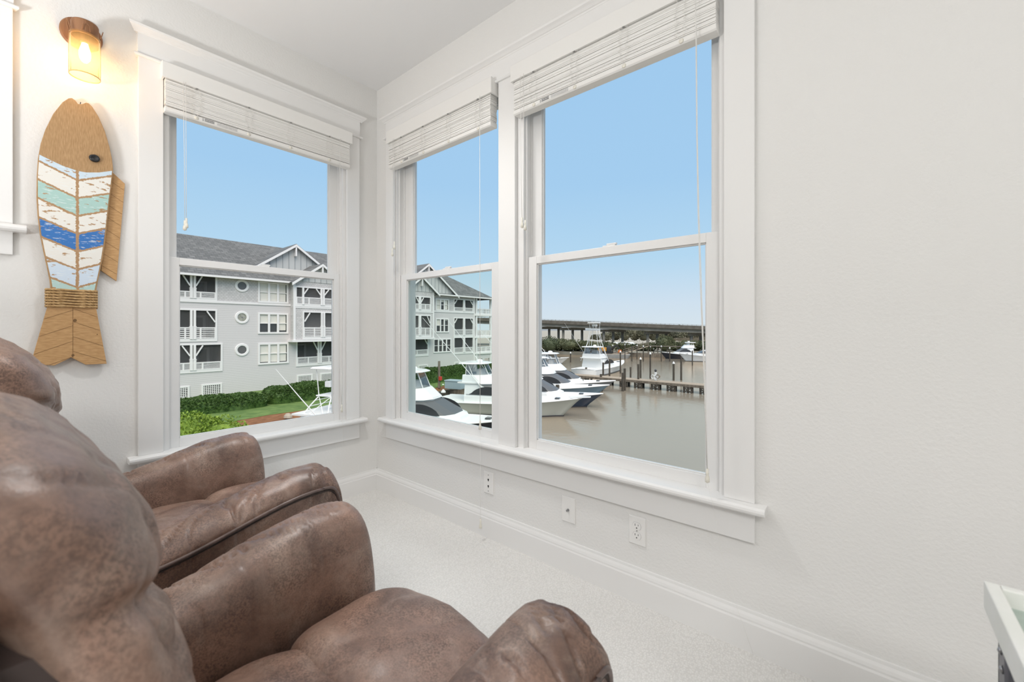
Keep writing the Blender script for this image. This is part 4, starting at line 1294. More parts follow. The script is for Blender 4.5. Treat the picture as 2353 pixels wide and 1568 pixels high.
# ------------------------------------------------------------------ lawn, bank and water
M['lawn'] = mat('mown_lawn', (0.085, 0.155, 0.035), 0.9, c2=(0.15, 0.23, 0.06), scale=1.3, detail=8)
M['mulch'] = mat('pine_straw_bank', (0.16, 0.062, 0.025), 0.95, c2=(0.27, 0.125, 0.055), scale=2.0, detail=9, stretch=(3, 1, 1))
M['timber'] = mat('weathered_timber', (0.13, 0.105, 0.08), 0.85, c2=(0.24, 0.20, 0.155), scale=3, stretch=(1, 1, 0.3))
M['pile'] = mat('dark_piling_wood', (0.045, 0.038, 0.030), 0.85, c2=(0.10, 0.085, 0.066), scale=5, stretch=(3, 3, 0.4))
M['pile_cap'] = mat('white_piling_cap', (0.80, 0.80, 0.78), 0.5)
M['deckboard'] = mat('dock_boards', (0.30, 0.235, 0.175), 0.8, c2=(0.46, 0.38, 0.29), scale=4, stretch=(6, 0.4, 1))
def edge_line(y):
    if y < 6.1:
        return -14.0                         # the land runs out towards this house
    return -26.3 - (y - 8) * 0.2335          # bulkhead between bank and water
def strip(ys, f0, f1, z0, z1, drop):
    q = MB()
    n = len(ys)
    top = [(f0(y), y, z0) for y in ys] + [(f1(y), y, z1) for y in ys]
    bot = [(p[0], p[1], drop) for p in top]
    q.add(top, [(i, i + 1, n + i + 1, n + i) for i in range(n - 1)])
    for a in (0, n):
        for i in range(n - 1):
            p, r = top[a + i], top[a + i + 1]
            q.add([p, r, (r[0], r[1], drop), (p[0], p[1], drop)], [(0, 1, 2, 3)])
    for i in (0, n - 1):
        p, r = top[i], top[n + i]
        q.add([p, r, (r[0], r[1], drop), (p[0], p[1], drop)], [(0, 1, 2, 3)])
    return q
ys = [-30, -25, -20, -15, -10, -5, 0, 3, 6.0, 6.2, 10, 14, 18, 22, 26, 30, 34, 38, 42, 46, 50]
lawn_edge = lambda y: -28.6 - (y - 6) * 0.155 + 0.5 * math.sin(y * 0.55)
tag(strip(ys, lambda y: -70.0, lawn_edge, ZG, ZG, -9).build('lawn', 'lawn'), kind='structure', label='green lawn in front of the grey building')
tag(strip(ys, lambda y: lawn_edge(y) - 0.05, edge_line, ZG - 0.02, ZG - 0.30, -9).build('bank_ground', 'mulch'), kind='structure', label='rust-brown pine straw bank beside the lawn')
q = MB()
q.bar((-14.0, 6.15, ZG - 0.30), (edge_line(6.2), 6.15, ZG - 0.30), 0.32, 0.12)
q.bar((edge_line(6.2) + 0.08, 6.2, ZG - 0.30), (edge_line(50) + 0.08, 50, ZG - 0.30), 0.32, 0.12)
for j in range(145):
    yy = 6.2 + 0.302 * j
    q.box(edge_line(yy) - 0.02, edge_line(yy) + 0.07, yy, yy + 0.29, -8, ZG - 0.32)
tag(q.build('bulkhead_wall', 'timber'), kind='structure', label='timber bulkhead along the shore')

def mat_water():
    m, nt, b, o = new_mat('rain_dimpled_harbour_water')
    L = nt.links.new
    tc = nt.nodes.new('ShaderNodeTexCoord')
    n1 = nt.nodes.new('ShaderNodeTexNoise'); n1.inputs['Scale'].default_value = 1.6; n1.inputs['Detail'].default_value = 6
    n2 = nt.nodes.new('ShaderNodeTexNoise'); n2.inputs['Scale'].default_value = 0.05; n2.inputs['Detail'].default_value = 3
    L(tc.outputs['Object'], n1.inputs['Vector']); L(tc.outputs['Object'], n2.inputs['Vector'])
    r = nt.nodes.new('ShaderNodeValToRGB')
    r.color_ramp.elements[0].position = 0.3; r.color_ramp.elements[0].color = (0.295, 0.260, 0.207, 1)
    r.color_ramp.elements[1].position = 0.7; r.color_ramp.elements[1].color = (0.335, 0.297, 0.24, 1)
    L(n2.outputs['Fac'], r.inputs[0])
    bp = nt.nodes.new('ShaderNodeBump'); bp.inputs['Strength'].default_value = 0.45; bp.inputs['Distance'].default_value = 0.05
    L(n1.outputs['Fac'], bp.inputs['Height'])
    df = nt.nodes.new('ShaderNodeBsdfDiffuse'); gl = nt.nodes.new('ShaderNodeBsdfGlossy'); fr = nt.nodes.new('ShaderNodeFresnel'); mx = nt.nodes.new('ShaderNodeMixShader')
    L(r.outputs[0], df.inputs['Color'])
    gl.inputs['Color'].default_value = (1.0, 0.81, 0.64, 1)      # reflection tint, warms the blue sky towards overcast grey
    gl.inputs['Roughness'].default_value = 0.13
    fr.inputs['IOR'].default_value = 2.2
    for n_ in (df, gl):
        L(bp.outputs[0], n_.inputs['Normal'])
    L(fr.outputs[0], mx.inputs[0]); L(df.outputs[0], mx.inputs[1]); L(gl.outputs[0], mx.inputs[2])
    L(mx.outputs[0], o.inputs['Surface'])
    return m
M['water'] = mat_water()
tag(MB().quad((-2500, -60, ZW), (1500, -60, ZW), (1500, 4000, ZW), (-2500, 4000, ZW)).build('water', 'water', recalc=False), kind='structure', label='calm grey marina water with rain ripples')

# ------------------------------------------------------------------ hedges and shrubs
def mat_leaf(name, c1, c2, c3):
    m, nt, b, o = new_mat(name)
    L = nt.links.new
    tc = nt.nodes.new('ShaderNodeTexCoord')
    n = nt.nodes.new('ShaderNodeTexNoise'); n.inputs['Scale'].default_value = 5; n.inputs['Detail'].default_value = 8; n.inputs['Roughness'].default_value = 0.75
    L(tc.outputs['Object'], n.inputs['Vector'])
    r = nt.nodes.new('ShaderNodeValToRGB')
    e = r.color_ramp.elements
    e[0].position = 0.32; e[0].color = (*c1, 1)
    e[1].position = 0.70; e[1].color = (*c3, 1)
    k = e.new(0.52); k.color = (*c2, 1)
    L(n.outputs['Fac'], r.inputs[0]); L(r.outputs[0], b.inputs['Base Color'])
    b.inputs['Roughness'].default_value = 0.55
    b.inputs['Specular IOR Level'].default_value = 0.25
    return m
M['hedge'] = mat_leaf('hedge_leaf', (0.030, 0.060, 0.016), (0.060, 0.115, 0.026), (0.115, 0.19, 0.045))
M['shrub'] = mat_leaf('bright_shrub_leaf', (0.09, 0.155, 0.02), (0.20, 0.30, 0.04), (0.34, 0.44, 0.075))
M['far_leaf'] = mat_leaf('far_shore_leaf', (0.075, 0.085, 0.045), (0.125, 0.135, 0.07), (0.185, 0.185, 0.10))
M['far_leaf_dark'] = mat_leaf('far_shore_dark_leaf', (0.055, 0.07, 0.04), (0.085, 0.105, 0.055), (0.13, 0.15, 0.075))
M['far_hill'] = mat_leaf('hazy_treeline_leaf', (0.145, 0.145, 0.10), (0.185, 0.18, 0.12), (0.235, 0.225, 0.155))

def leafy(mb, pts_fn, n, size, rnd):
    """n leaf blades on the surface given by pts_fn() -> (point, normal)"""
    for _ in range(n):
        p, nn = pts_fn()
        d = Vector((rnd.gauss(0, 1), rnd.gauss(0, 1), rnd.gauss(0, 1))).normalized()
        d = (d + nn * 0.9).normalized()
        t = d.cross(Vector((rnd.random() - 0.5, rnd.random() - 0.5, rnd.random() - 0.5)) + Vector((0.01, 0.02, 0.0))).normalized()
        s = size * rnd.uniform(0.6, 1.3)
        b = p - d * s * 0.25
        mb.add([b, b + d * s * 0.55 + t * s * 0.30, b + d * s, b + d * s * 0.55 - t * s * 0.30], [(0, 1, 2, 3)])

def hedge(x0, x1, y0, y1, h, seed, label, n=7000, slope=0.0, leaf=0.16):
    rnd = random.Random(seed)
    root_z = ZG
    mb = MB()
    nu, nv = 60, 18
    L_ = y1 - y0
    def surf(u, v):
        # v 0..1 goes up the front face, over the top and down the back; ends rounded off
        e = min(u, 1 - u) * L_
        k = 1.0 if e > 0.9 else (max(0.0, 1 - ((0.9 - e) / 0.9) ** 2.2)) ** 0.5
        a = math.pi * v
        cx, hw = (x0 + x1) / 2, (x1 - x0) / 2
        x = cx + hw * sg(math.cos(a), 0.45) * (0.35 + 0.65 * k)
        z = h * abs(math.sin(a)) ** 0.40 * (0.25 + 0.75 * k) * (1 + 0.04 * math.sin(u * 17 + seed))
        y = y0 + L_ * u
        p = Vector((x + slope * (y - y0), y, root_z + z))
        w = noise.noise(p * 1.3) * 0.13 + noise.noise(p * 3.1) * 0.06
        nn = Vector((sg(math.cos(a), 0.6), 0.8 * ((u > 1 - 0.9 / L_) - (u < 0.9 / L_)), math.sin(a))).normalized()
        return p + nn * w, nn
    rings = [[surf(i / nu, j / nv)[0] - Vector((0, 0, 0.05)) for j in range(nv + 1)] for i in range(nu + 1)]
    mb.loft(rings, cap=False, closed=False)
    leafy(mb, lambda: surf(rnd.random(), rnd.random() * 0.80), n, leaf, rnd)
    o = mb.build('hedge', 'hedge', recalc=False)
    return tag(o, label, 'hedge', 'clipped hedges before the grey building')
hedge(-35.4, -33.0, -6.0, 11.4, 1.02, 1, 'long clipped green hedge in front of the round windows, ending in a rounded end', 7500)
hedge(-36.0, -33.4, 11.6, 23.0, 1.28, 2, 'clipped green hedge behind the boat tower, right of the rounded hedge end', 6000)
hedge(-36.2, -33.9, 24.5, 41.0, 1.50, 3, 'clipped green hedge seen through the narrow window, behind the brown pole', 7000, slope=-0.12)

def bush(name, c, r, material, n, leaf, seed, label, cat, group=None, lobes=5, fine=True):
    rnd = random.Random(seed)
    mb = MB()
    c = Vector(c)
    blobs = [(Vector((0, 0, 0)), 0.86)]
    for _ in range(lobes):
        d = Vector((rnd.uniform(-1, 1), rnd.uniform(-1, 1), rnd.uniform(-0.2, 0.8)))
        blobs.append((Vector((d.x * r[0] * 0.52, d.y * r[1] * 0.52, d.z * r[2] * 0.5)), rnd.uniform(0.38, 0.6)))
    def surf(b):
        o, k = b
        d = Vector((rnd.gauss(0, 1), rnd.gauss(0, 1), abs(rnd.gauss(0, 1)) - 0.35)).normalized()
        w = 1 + 0.22 * noise.noise((c + d * 3) * 1.1 + o)
        p = c + o + Vector((d.x * r[0], d.y * r[1], d.z * r[2])) * k * w
        return p, d
    for o, k in blobs:
        rings = []
        for j in range(9):
            v = -math.pi / 2 + math.pi * j / 8
            rings.append([c + o + Vector((math.cos(v) * math.cos(t) * r[0], math.cos(v) * math.sin(t) * r[1], math.sin(v) * r[2])) * k * (0.76 + 0.12 * noise.noise(Vector((t * 2, v * 2, seed)))) for t in [2 * math.pi * i / 14 for i in range(14)]])
        mb.loft(rings, cap=False)
    tot = sum(k * k for _, k in blobs)
    for b in blobs:
        leafy(mb, lambda: surf(b), int(n * b[1] ** 2 / tot), leaf, rnd)
    o = mb.build(name, material, recalc=False, smooth=True)
    return tag(o, label, cat, group)
bush('shrub', (-18.6, 2.85, -3.95), (1.9, 2.15, 1.85), 'shrub', 17000, 0.105, 11, 'bright yellow-green bushy shrub at the bottom of the left window', 'shrub', lobes=9)
# ------------------------------------------------------------------ sport fishing boats
M['gel'] = mat('white_gelcoat', (0.86, 0.86, 0.85), 0.22, spec=0.5)
M['gel_soft'] = mat('off_white_deck', (0.80, 0.80, 0.785), 0.55)
M['boat_glass'] = mat('smoked_boat_glass', (0.05, 0.052, 0.056), 0.15)
M['boat_glass_grey'] = mat('grey_windshield_cover', (0.115, 0.118, 0.125), 0.5)
M['alu'] = mat('white_painted_tube', (0.80, 0.80, 0.79), 0.35)
M['boot'] = mat('dark_boot_stripe', (0.03, 0.03, 0.035), 0.5)
def hullmat(nm, c): return mat(nm, c, 0.28, spec=0.5)
M['hull_navy'] = hullmat('hull_navy', (0.035, 0.058, 0.10))
M['hull_ink'] = hullmat('hull_ink', (0.018, 0.024, 0.04))
M['hull_blue'] = hullmat('hull_light_blue', (0.20, 0.30, 0.38))
M['hull_grey'] = hullmat('hull_grey', (0.22, 0.235, 0.25))
M['hull_cream'] = hullmat('hull_cream', (0.52, 0.525, 0.47))
M['line_dark'] = mat('mooring_line', (0.05, 0.05, 0.05), 0.9)

def boat(name, tip, heading, L, hull, label, z_bow=1.38, B_=4.2, fly=True, tower=None, hard=4.1, enclosure=True, outriggers=True, pulpit=False, arch=False, rail=False, cat='boat', windshield='boat_glass_grey', house=1.0, shift=0.0, rig=1.0):
    """Boat with its bow tip above (tip.x, tip.y); local +x is forward, z=0 the waterline."""
    hd = R(heading)
    loc = (tip[0] - math.cos(hd) * L / 2, tip[1] - math.sin(hd) * L / 2, ZW)
    root = empty(name, loc, hd, label=label, cat=cat, group='boats in the marina')
    kw = dict(parent=root, world=False)
    hb = B_ / 2
    def half(t):
        return hb * (0.92 + 0.08 * smooth01(t / 0.25)) * max(0.012, (1 - max(0.0, (t - 0.42) / 0.58) ** 2.1))
    def sheer(t):
        return z_bow * (0.62 + 0.38 * t ** 2.4)
    NS = 30
    rings, deck, low_ = [], [], []
    for i in range(NS + 1):
        t = i / NS
        x = -L / 2 + L * t
        b, zs = half(t), sheer(t)
        wl = hb * 0.90 * max(0.012, 1 - max(0.0, (t - 0.22) / 0.78) ** 1.55)
        rake = L * 0.125 * smooth01((t - 0.70) / 0.30)
        sec = []
        for zf in (1.0, 0.8, 0.55, 0.3, 0.10, -0.12, -0.4):
            z = zs * zf if zf > 0 else zf
            f = max(0.0, zf)
            yy = wl + (b - wl) * (f ** 1.6) if zf > 0 else wl * (1 + zf * 1.2)
            sec.append((x - rake * (1 - f) ** 0.9 if zf > 0 else x - rake * (1 - zf * 0.6), yy, z))
        ring = [(p[0], p[1], p[2]) for p in sec] + [(p[0], -p[1], p[2]) for p in reversed(sec)]
        rings.append(ring)
        deck.append([(x, b - 0.02, zs), (x, b * 0.55, zs + 0.06 * b / hb), (x, 0, zs + 0.09 * b / hb), (x, -b * 0.55, zs + 0.06 * b / hb), (x, -b + 0.02, zs)])
    MB().loft(rings, cap=True, closed=False).build('hull', hull, smooth=True, **kw)
    MB().loft(deck, cap=False, closed=False).build('deck', 'gel_soft', smooth=True, **kw)
    rr = MB()
    for s in (1, -1):
        pts = [(-L / 2 + L * i / NS, s * half(i / NS), sheer(i / NS) + 0.01) for i in range(NS + 1)]
        rr.tube(pts, 0.05, 6)
    rr.build('rub_rail', 'gel', smooth=True, **kw)
    bs = MB()
    for s in (1, -1):
        bs.loft([[(r[4 if s > 0 else -5][0], r[4 if s > 0 else -5][1] + s * 0.012, 0.10), (r[4 if s > 0 else -5][0], r[4 if s > 0 else -5][1] + s * 0.012, -0.05)] for r in rings], cap=False, closed=False)
    bs.build('boot_stripe', 'boot', **kw)
    h0 = sheer(0.5)
    HH = house
    def plan(xa, xf, h, z, fr=0.09, nose=0.5):
        return [(xa, -h, z), (xf - fr * L, -h, z), (xf - fr * L * 0.35, -h * (nose + 0.32), z), (xf, -h * nose * 0.8, z), (xf, h * nose * 0.8, z), (xf - fr * L * 0.35, h * (nose + 0.32), z), (xf - fr * L, h, z), (xa, h, z)]
    xa = -0.16 * L
    zt_ = h0 + 1.62 * HH
    lv = [plan(xa, 0.215 * L, hb * 0.80, h0 - 0.1), plan(xa, 0.205 * L, hb * 0.79, h0 + 0.42), plan(xa, 0.180 * L, hb * 0.77, h0 + 0.55), plan(xa, 0.035 * L, hb * 0.70, zt_ - 0.14), plan(xa - 0.05 * L, 0.05 * L, hb * 0.76, zt_ - 0.10), plan(xa - 0.05 * L, 0.04 * L, hb * 0.76, zt_)]
    MB().loft(lv).build('deckhouse', 'gel', **kw)
    # sloping windshield wrapped round the front of the house, and the side window
    z1, z2 = h0 + 0.60, zt_ - 0.20
    f1 = (z1 - (h0 + 0.55)) / (zt_ - 0.14 - h0 - 0.55); f2 = (z2 - (h0 + 0.55)) / (zt_ - 0.14 - h0 - 0.55)
    def at(f, e):
        a, b = lv[2], lv[3]
        out = []
        for p, r in zip(a[1:7], b[1:7]):
            v = Vector(p).lerp(Vector(r), f)
            out.append(v + Vector((e, e * (1 if v.y > 0 else -1) * 0.6, e * 0.4)))
        return out
    MB().loft([at(f1, 0.025), at(f2, 0.025)], cap=False, closed=False).build('windshield', windshield, **kw)
    for s in (1, -1):
        za, zb = h0 + 0.62, zt_ - 0.32
        pts = []
        for k in range(15):
            f = k / 14
            pts.append((0.125 * L - f * 0.27 * L, za + (zb - za) * math.sin(math.pi * min(1, f * 1.15)) ** 0.6 if f < 0.87 else za))
        poly = [(0.125 * L, za - 0.02)] + pts + [(-0.145 * L, za - 0.02)]
        q = MB()
        ya = hb * 0.775
        q.prism([(a, b) for a, b in poly], 0, 0.03, lambda a, b, h: (a, s * (ya - (b - za) * 0.065 + 0.012 + h), b))
        q.build('side_window', 'boat_glass', **kw)
    if fly:
        zf_ = zt_ + 0.62
        MB().loft([plan(xa - 0.02 * L, 0.045 * L, hb * 0.72, zt_ - 0.02), plan(xa - 0.02 * L, -0.005 * L, hb * 0.66, zf_ - 0.05), plan(xa - 0.02 * L, -0.015 * L, hb * 0.64, zf_)]).build('flybridge', 'gel', **kw)
        MB().box(xa + 0.05 * L, xa + 0.09 * L, -0.5, 0.5, zf_ - 0.1, zf_ + 0.45).build('helm_console', 'gel_soft', bevel=0.05, **kw)
        if enclosure:
            a_ = plan(xa, -0.02 * L, hb * 0.62, zf_); b_ = plan(xa, -0.055 * L, hb * 0.56, hard - 0.02)
            MB().loft([a_, b_], cap=False).build('clear_curtain', 'clear_vinyl', **kw)
        fm = MB()
        a_ = plan(xa, -0.02 * L, hb * 0.62, zf_); b_ = plan(xa, -0.055 * L, hb * 0.56, hard)
        for k in (0, 1, 3, 4, 6, 7):
            fm.tube([a_[k], b_[k]], 0.035, 6)
        fm.build('hardtop_frame', 'alu', **kw)
        MB().loft([plan(xa - 0.05 * L, -0.03 * L, hb * 0.66, hard), plan(xa - 0.05 * L, -0.02 * L, hb * 0.68, hard + 0.05), plan(xa - 0.045 * L, -0.04 * L, hb * 0.60, hard + 0.14)]).build('hardtop', 'gel', **kw)
        MB().lathe([(0.02, hard + 0.12), (0.26, hard + 0.14), (0.30, hard + 0.24), (0.22, hard + 0.36), (0.02, hard + 0.40)], lambda a, b, c: (xa + 0.06 * L + a, b, c), 16).build('radar_dome', 'gel', smooth=True, **kw)
    if outriggers:
        for s in (1, -1):
            MB().tube([(-0.03 * L, s * hb * 0.75, zt_ - 0.5), ((-0.03 - 0.19 * rig) * L, s * hb * 0.95, zt_ - 0.5 + 2.9 * rig), ((-0.03 - 0.41 * rig) * L, s * hb * 1.12, zt_ - 0.5 + 6.1 * rig)], [0.038, 0.028, 0.012], 6).build('outrigger', 'alu', **kw)
    if tower:
        zp, zc = tower
        zb = hard + 0.1 if fly else zt_
        tw = MB()
        for sx_ in (-1, 1):
            for s in (1, -1):
                tw.tube([(-0.10 * L + sx_ * 0.085 * L, s * hb * 0.80, zt_ - 0.6), (-0.10 * L + sx_ * 0.05 * L, s * 0.95, (zt_ + zp) / 2), (-0.10 * L + sx_ * 0.035 * L, s * 0.55, zp)], 0.035, 6)
                tw.tube([(-0.10 * L + sx_ * 0.035 * L, s * 0.55, zp), (-0.10 * L + sx_ * 0.045 * L, s * 0.6, zc)], 0.028, 6)
            for f in (0.35, 0.65, 0.85):
                z = zt_ - 0.6 + (zp - zt_ + 0.6) * f
                w_ = 0.55 + (hb * 0.8 - 0.55) * (1 - f)
                tw.tube([(-0.10 * L + sx_ * (0.035 + 0.05 * (1 - f)) * L, -w_, z), (-0.10 * L + sx_ * (0.035 + 0.05 * (1 - f)) * L, w_, z)], 0.022, 5)
        for s in (1, -1):
            tw.tube([(-0.185 * L, s * hb * 0.8, zt_ - 0.6), (-0.065 * L, s * 0.55, zp)], 0.022, 5)
            tw.tube([(-0.015 * L, s * hb * 0.8, zt_ - 0.6), (-0.135 * L, s * 0.55, zp)], 0.022, 5)
        tw.build('tower_frame', 'alu', **kw)
        MB().loft([plan(-0.145 * L, -0.055 * L, 0.65, zp, 0.02), plan(-0.145 * L, -0.055 * L, 0.65, zp + 0.07, 0.02)]).build('tower_platform', 'gel', **kw)
        MB().loft([plan(-0.165 * L, -0.045 * L, 0.80, zc, 0.02), plan(-0.165 * L, -0.045 * L, 0.82, zc + 0.05, 0.02), plan(-0.16 * L, -0.05 * L, 0.70, zc + 0.13, 0.02)]).build('tower_sunshade', 'gel', **kw)
        MB().box(-0.115 * L, -0.085 * L, -0.4, 0.4, zp + 0.5, zp + 0.85).build('tower_helm', 'gel_soft', bevel=0.05, **kw)
    if pulpit:
        MB().loft([[(L / 2 - 0.9, -0.28, sheer(0.97) + 0.02), (L / 2 + 0.75, -0.13, z_bow + 0.10), (L / 2 + 0.75, 0.13, z_bow + 0.10), (L / 2 - 0.9, 0.28, sheer(0.97) + 0.02)], [(L / 2 - 0.9, -0.28, sheer(0.97) + 0.13), (L / 2 + 0.75, -0.13, z_bow + 0.18), (L / 2 + 0.75, 0.13, z_bow + 0.18), (L / 2 - 0.9, 0.28, sheer(0.97) + 0.13)]]).build('pulpit', 'gel', **kw)
    if arch:
        MB().tube([(-0.18 * L, hb * 0.75, zt_ - 0.7), (-0.20 * L, hb * 0.62, zt_ + 0.75), (-0.20 * L, -hb * 0.62, zt_ + 0.75), (-0.18 * L, -hb * 0.75, zt_ - 0.7)], 0.10, 8).build('radar_arch', 'gel', smooth=True, **kw)
    if rail:
        rl = MB()
        for s in (1, -1):
            top = [(-0.05 * L + 0.54 * L * k / 12, s * (half(0.45 + 0.54 * k / 12) - 0.08), sheer(0.45 + 0.54 * k / 12) + 0.55) for k in range(13)]
            rl.tube(top, 0.018, 5)
            for k in range(0, 13, 2):
                rl.tube([(top[k][0], top[k][1], top[k][2] - 0.55), top[k]], 0.015, 5)
        rl.build('bow_rail', 'steel', **kw)
    # mooring lines, cleats and a cockpit coaming at the stern
    MB().loft([plan(-0.47 * L, xa, hb * 0.72, h0 - 0.06, 0.0), plan(-0.47 * L, xa, hb * 0.72, h0 + 0.03, 0.0)]).build('cockpit_sole', 'gel_soft', **kw)
    if shift:
        for ch in root.children:
            if ch.name.split('.')[0] not in ('hull', 'deck', 'rub_rail', 'boot_stripe', 'pulpit', 'bow_rail', 'cockpit_sole'):
                ch.location.x = shift
    MB().box(0.33 * L, 0.36 * L, -0.25, 0.25, sheer(0.85) + 0.05, sheer(0.85) + 0.14).build('deck_hatch', 'boat_glass', **kw)
    return root

HD = 22
boat('sportfishing_boat', (-14.4, 13.3), HD, 12.6, 'gel', 'white boat with a tall tube tower and poles, cut off by the left window frame', tower=(3.45, 5.0), fly=False, rig=0.5)
boat('sportfishing_boat', (-15.1, 19.9), HD, 13.0, 'hull_ink', 'nearest white boat with a big dark windshield in the narrow window', hard=4.25)
boat('sportfishing_boat', (-15.5, 28.75), HD, 13.0, 'hull_cream', 'boat with pale cream hull and pointed white pulpit, nearest the camera in the large window', z_bow=1.6, pulpit=True, hard=4.25, shift=-1.3)
boat('sportfishing_boat', (-16.15, 33.7), HD, 13.0, 'hull_navy', 'boat with dark navy blue bow between the cream-hulled and the light blue boats', z_bow=1.33)
boat('sportfishing_boat', (-18.3, 39.15), HD, 13.0, 'hull_blue', 'boat with light blue hull, second furthest of the moored row', z_bow=1.4)
boat('sportfishing_boat', (-19.9, 43.8), HD, 13.0, 'hull_grey', 'grey-hulled boat with clear flybridge curtains, next to the dock end', z_bow=1.3, hard=4.3)
boat('sportfishing_boat', (-32.0, 71.5), 92, 15.5, 'gel', 'white boat with tall lattice tower, stern towards the camera below the bridge', z_bow=1.6, tower=(7.3, 8.3), hard=4.4, B_=4.6, shift=-2.3)
boat('sportfishing_boat', (-45.5, 74.0), HD, 13.0, 'gel', 'white boat half hidden by the window frame, left of the tall tower boat', hard=4.3)
boat('cruiser_boat', (-37.0, 102.5), 214, 11.5, 'hull_ink', 'far cruiser with dark hull and small white flybridge, right of the pilings', z_bow=1.7, hard=4.0, outriggers=False, enclosure=False)
boat('cruiser_boat', (-30.6, 97.2), 217, 12.0, 'gel', 'far low white express cruiser at the right edge of the large window', z_bow=1.8, fly=False, arch=True, outriggers=False, rail=True, windshield='boat_glass', house=0.8)

# ------------------------------------------------------------------ dock
dk = empty('dock', (-18, 49, ZW), label='long narrow wooden dock on cross-braced bents over the water', cat='dock')
q = MB()
x = -30.4
while x < 2.0:
    q.box(x, x + 0.138, 48.35, 50.15, -5.26, -5.20)
    x += 0.145
q.build('deck_boards', 'deckboard', dk)
q = MB()
for yy in (48.32, 49.2, 50.12):
    q.box(-30.4, 2.0, yy, yy + 0.07, -5.52, -5.26)
q.build('stringer', 'timber', dk)
for bx in (-29.5, -26.6, -23.4, -21.1, -19.15, -17.0, -15.1, -13.2, -11.4, -9.0, -6.5, -4.0):
    b_ = MB()
    for yy in (48.45, 50.0):
        b_.box(bx - 0.11, bx + 0.11, yy - 0.11, yy + 0.11, -8, -5.5)
    b_.box(bx - 0.5, bx + 0.5, 48.33, 48.43, -5.62, -5.36)
    for s in (-0.42, 0.42):
        b_.box(bx + s - 0.1, bx + s + 0.1, 48.33, 48.5, -8, -5.5)
    b_.bar((bx - 0.42, 48.33, -6.15), (bx + 0.42, 48.33, -5.6), 0.06, 0.13)
    b_.bar((bx + 0.42, 48.31, -6.15), (bx - 0.42, 48.31, -5.6), 0.06, 0.13)
    b_.build('bent', 'pile', dk)
pd = empty('dock_hose_stand', (-17.3, 49.3, -5.20), label='white stand with bundled hose on the dock between two tall pilings', cat='dock stand')
MB().box(-17.42, -17.18, 49.2, 49.4, -5.2, -4.15).build('stand', 'gel_soft', pd, bevel=0.02)
MB().lathe([(0.01, -3.78), (0.13, -3.85), (0.15, -3.98), (0.10, -4.12)], lambda a, b, c: (-17.3 + a, 49.3 + b, c), 14).build('lamp_cap', 'boat_glass', pd, smooth=True)
for k, (dx, dz, mt) in enumerate(((-0.32, -4.72, 'gel_soft'), (0.30, -4.66, 'timber'), (0.02, -4.80, 'gel_soft'))):
    q = MB()
    for j in range(4):
        q.tube([(-17.3 + dx + (0.20 + 0.02 * j) * math.cos(2 * math.pi * i / 16), 49.15 + 0.05 * j, dz + (0.24 - 0.02 * j) * math.sin(2 * math.pi * i / 16)) for i in range(17)], 0.03, 5)
    q.build('hose_coil', mt, pd, smooth=True)

# ------------------------------------------------------------------ pilings
def piling(x, y, ztop, r, cap, label, base=None):
    root = empty('mooring_piling', (x, y, ZW - 2), label=label, cat='piling', group='dark wooden mooring pilings')
    MB().lathe([(r * 1.06, -8.5 if base is None else base), (r, ztop)], lambda a, b, c: (x + a, y + b, c), 12).build('post', 'pile', root, smooth=False)
    if cap:
        MB().lathe([(r * 1.25, ztop - 0.03), (r * 1.25, ztop + 0.05), (r * 0.5, ztop + 0.26), (0.01, ztop + 0.32)], lambda a, b, c: (x + a, y + b, c), 12).build('cap', 'pile_cap', root, smooth=False)
F_, CXp, HY_ = 968.9, 1176.5, 757.35
fwv = Vector((-math.sin(YAW), math.cos(YAW), 0)); rtv = Vector((math.cos(YAW), math.sin(YAW), 0))
def ground_at(px, py, z):
    """point of the level plane z seen along the surveyed sight line"""
    d = fwv + rtv * ((px - CXp) / F_) + Vector((0, 0, (HY_ - py) / F_))
    return EYE + d * ((z - EYE.z) / d.z)
def height_at(p, py):
    dep = (p - EYE).dot(fwv)
    return EYE.z + (HY_ - py) / F_ * dep
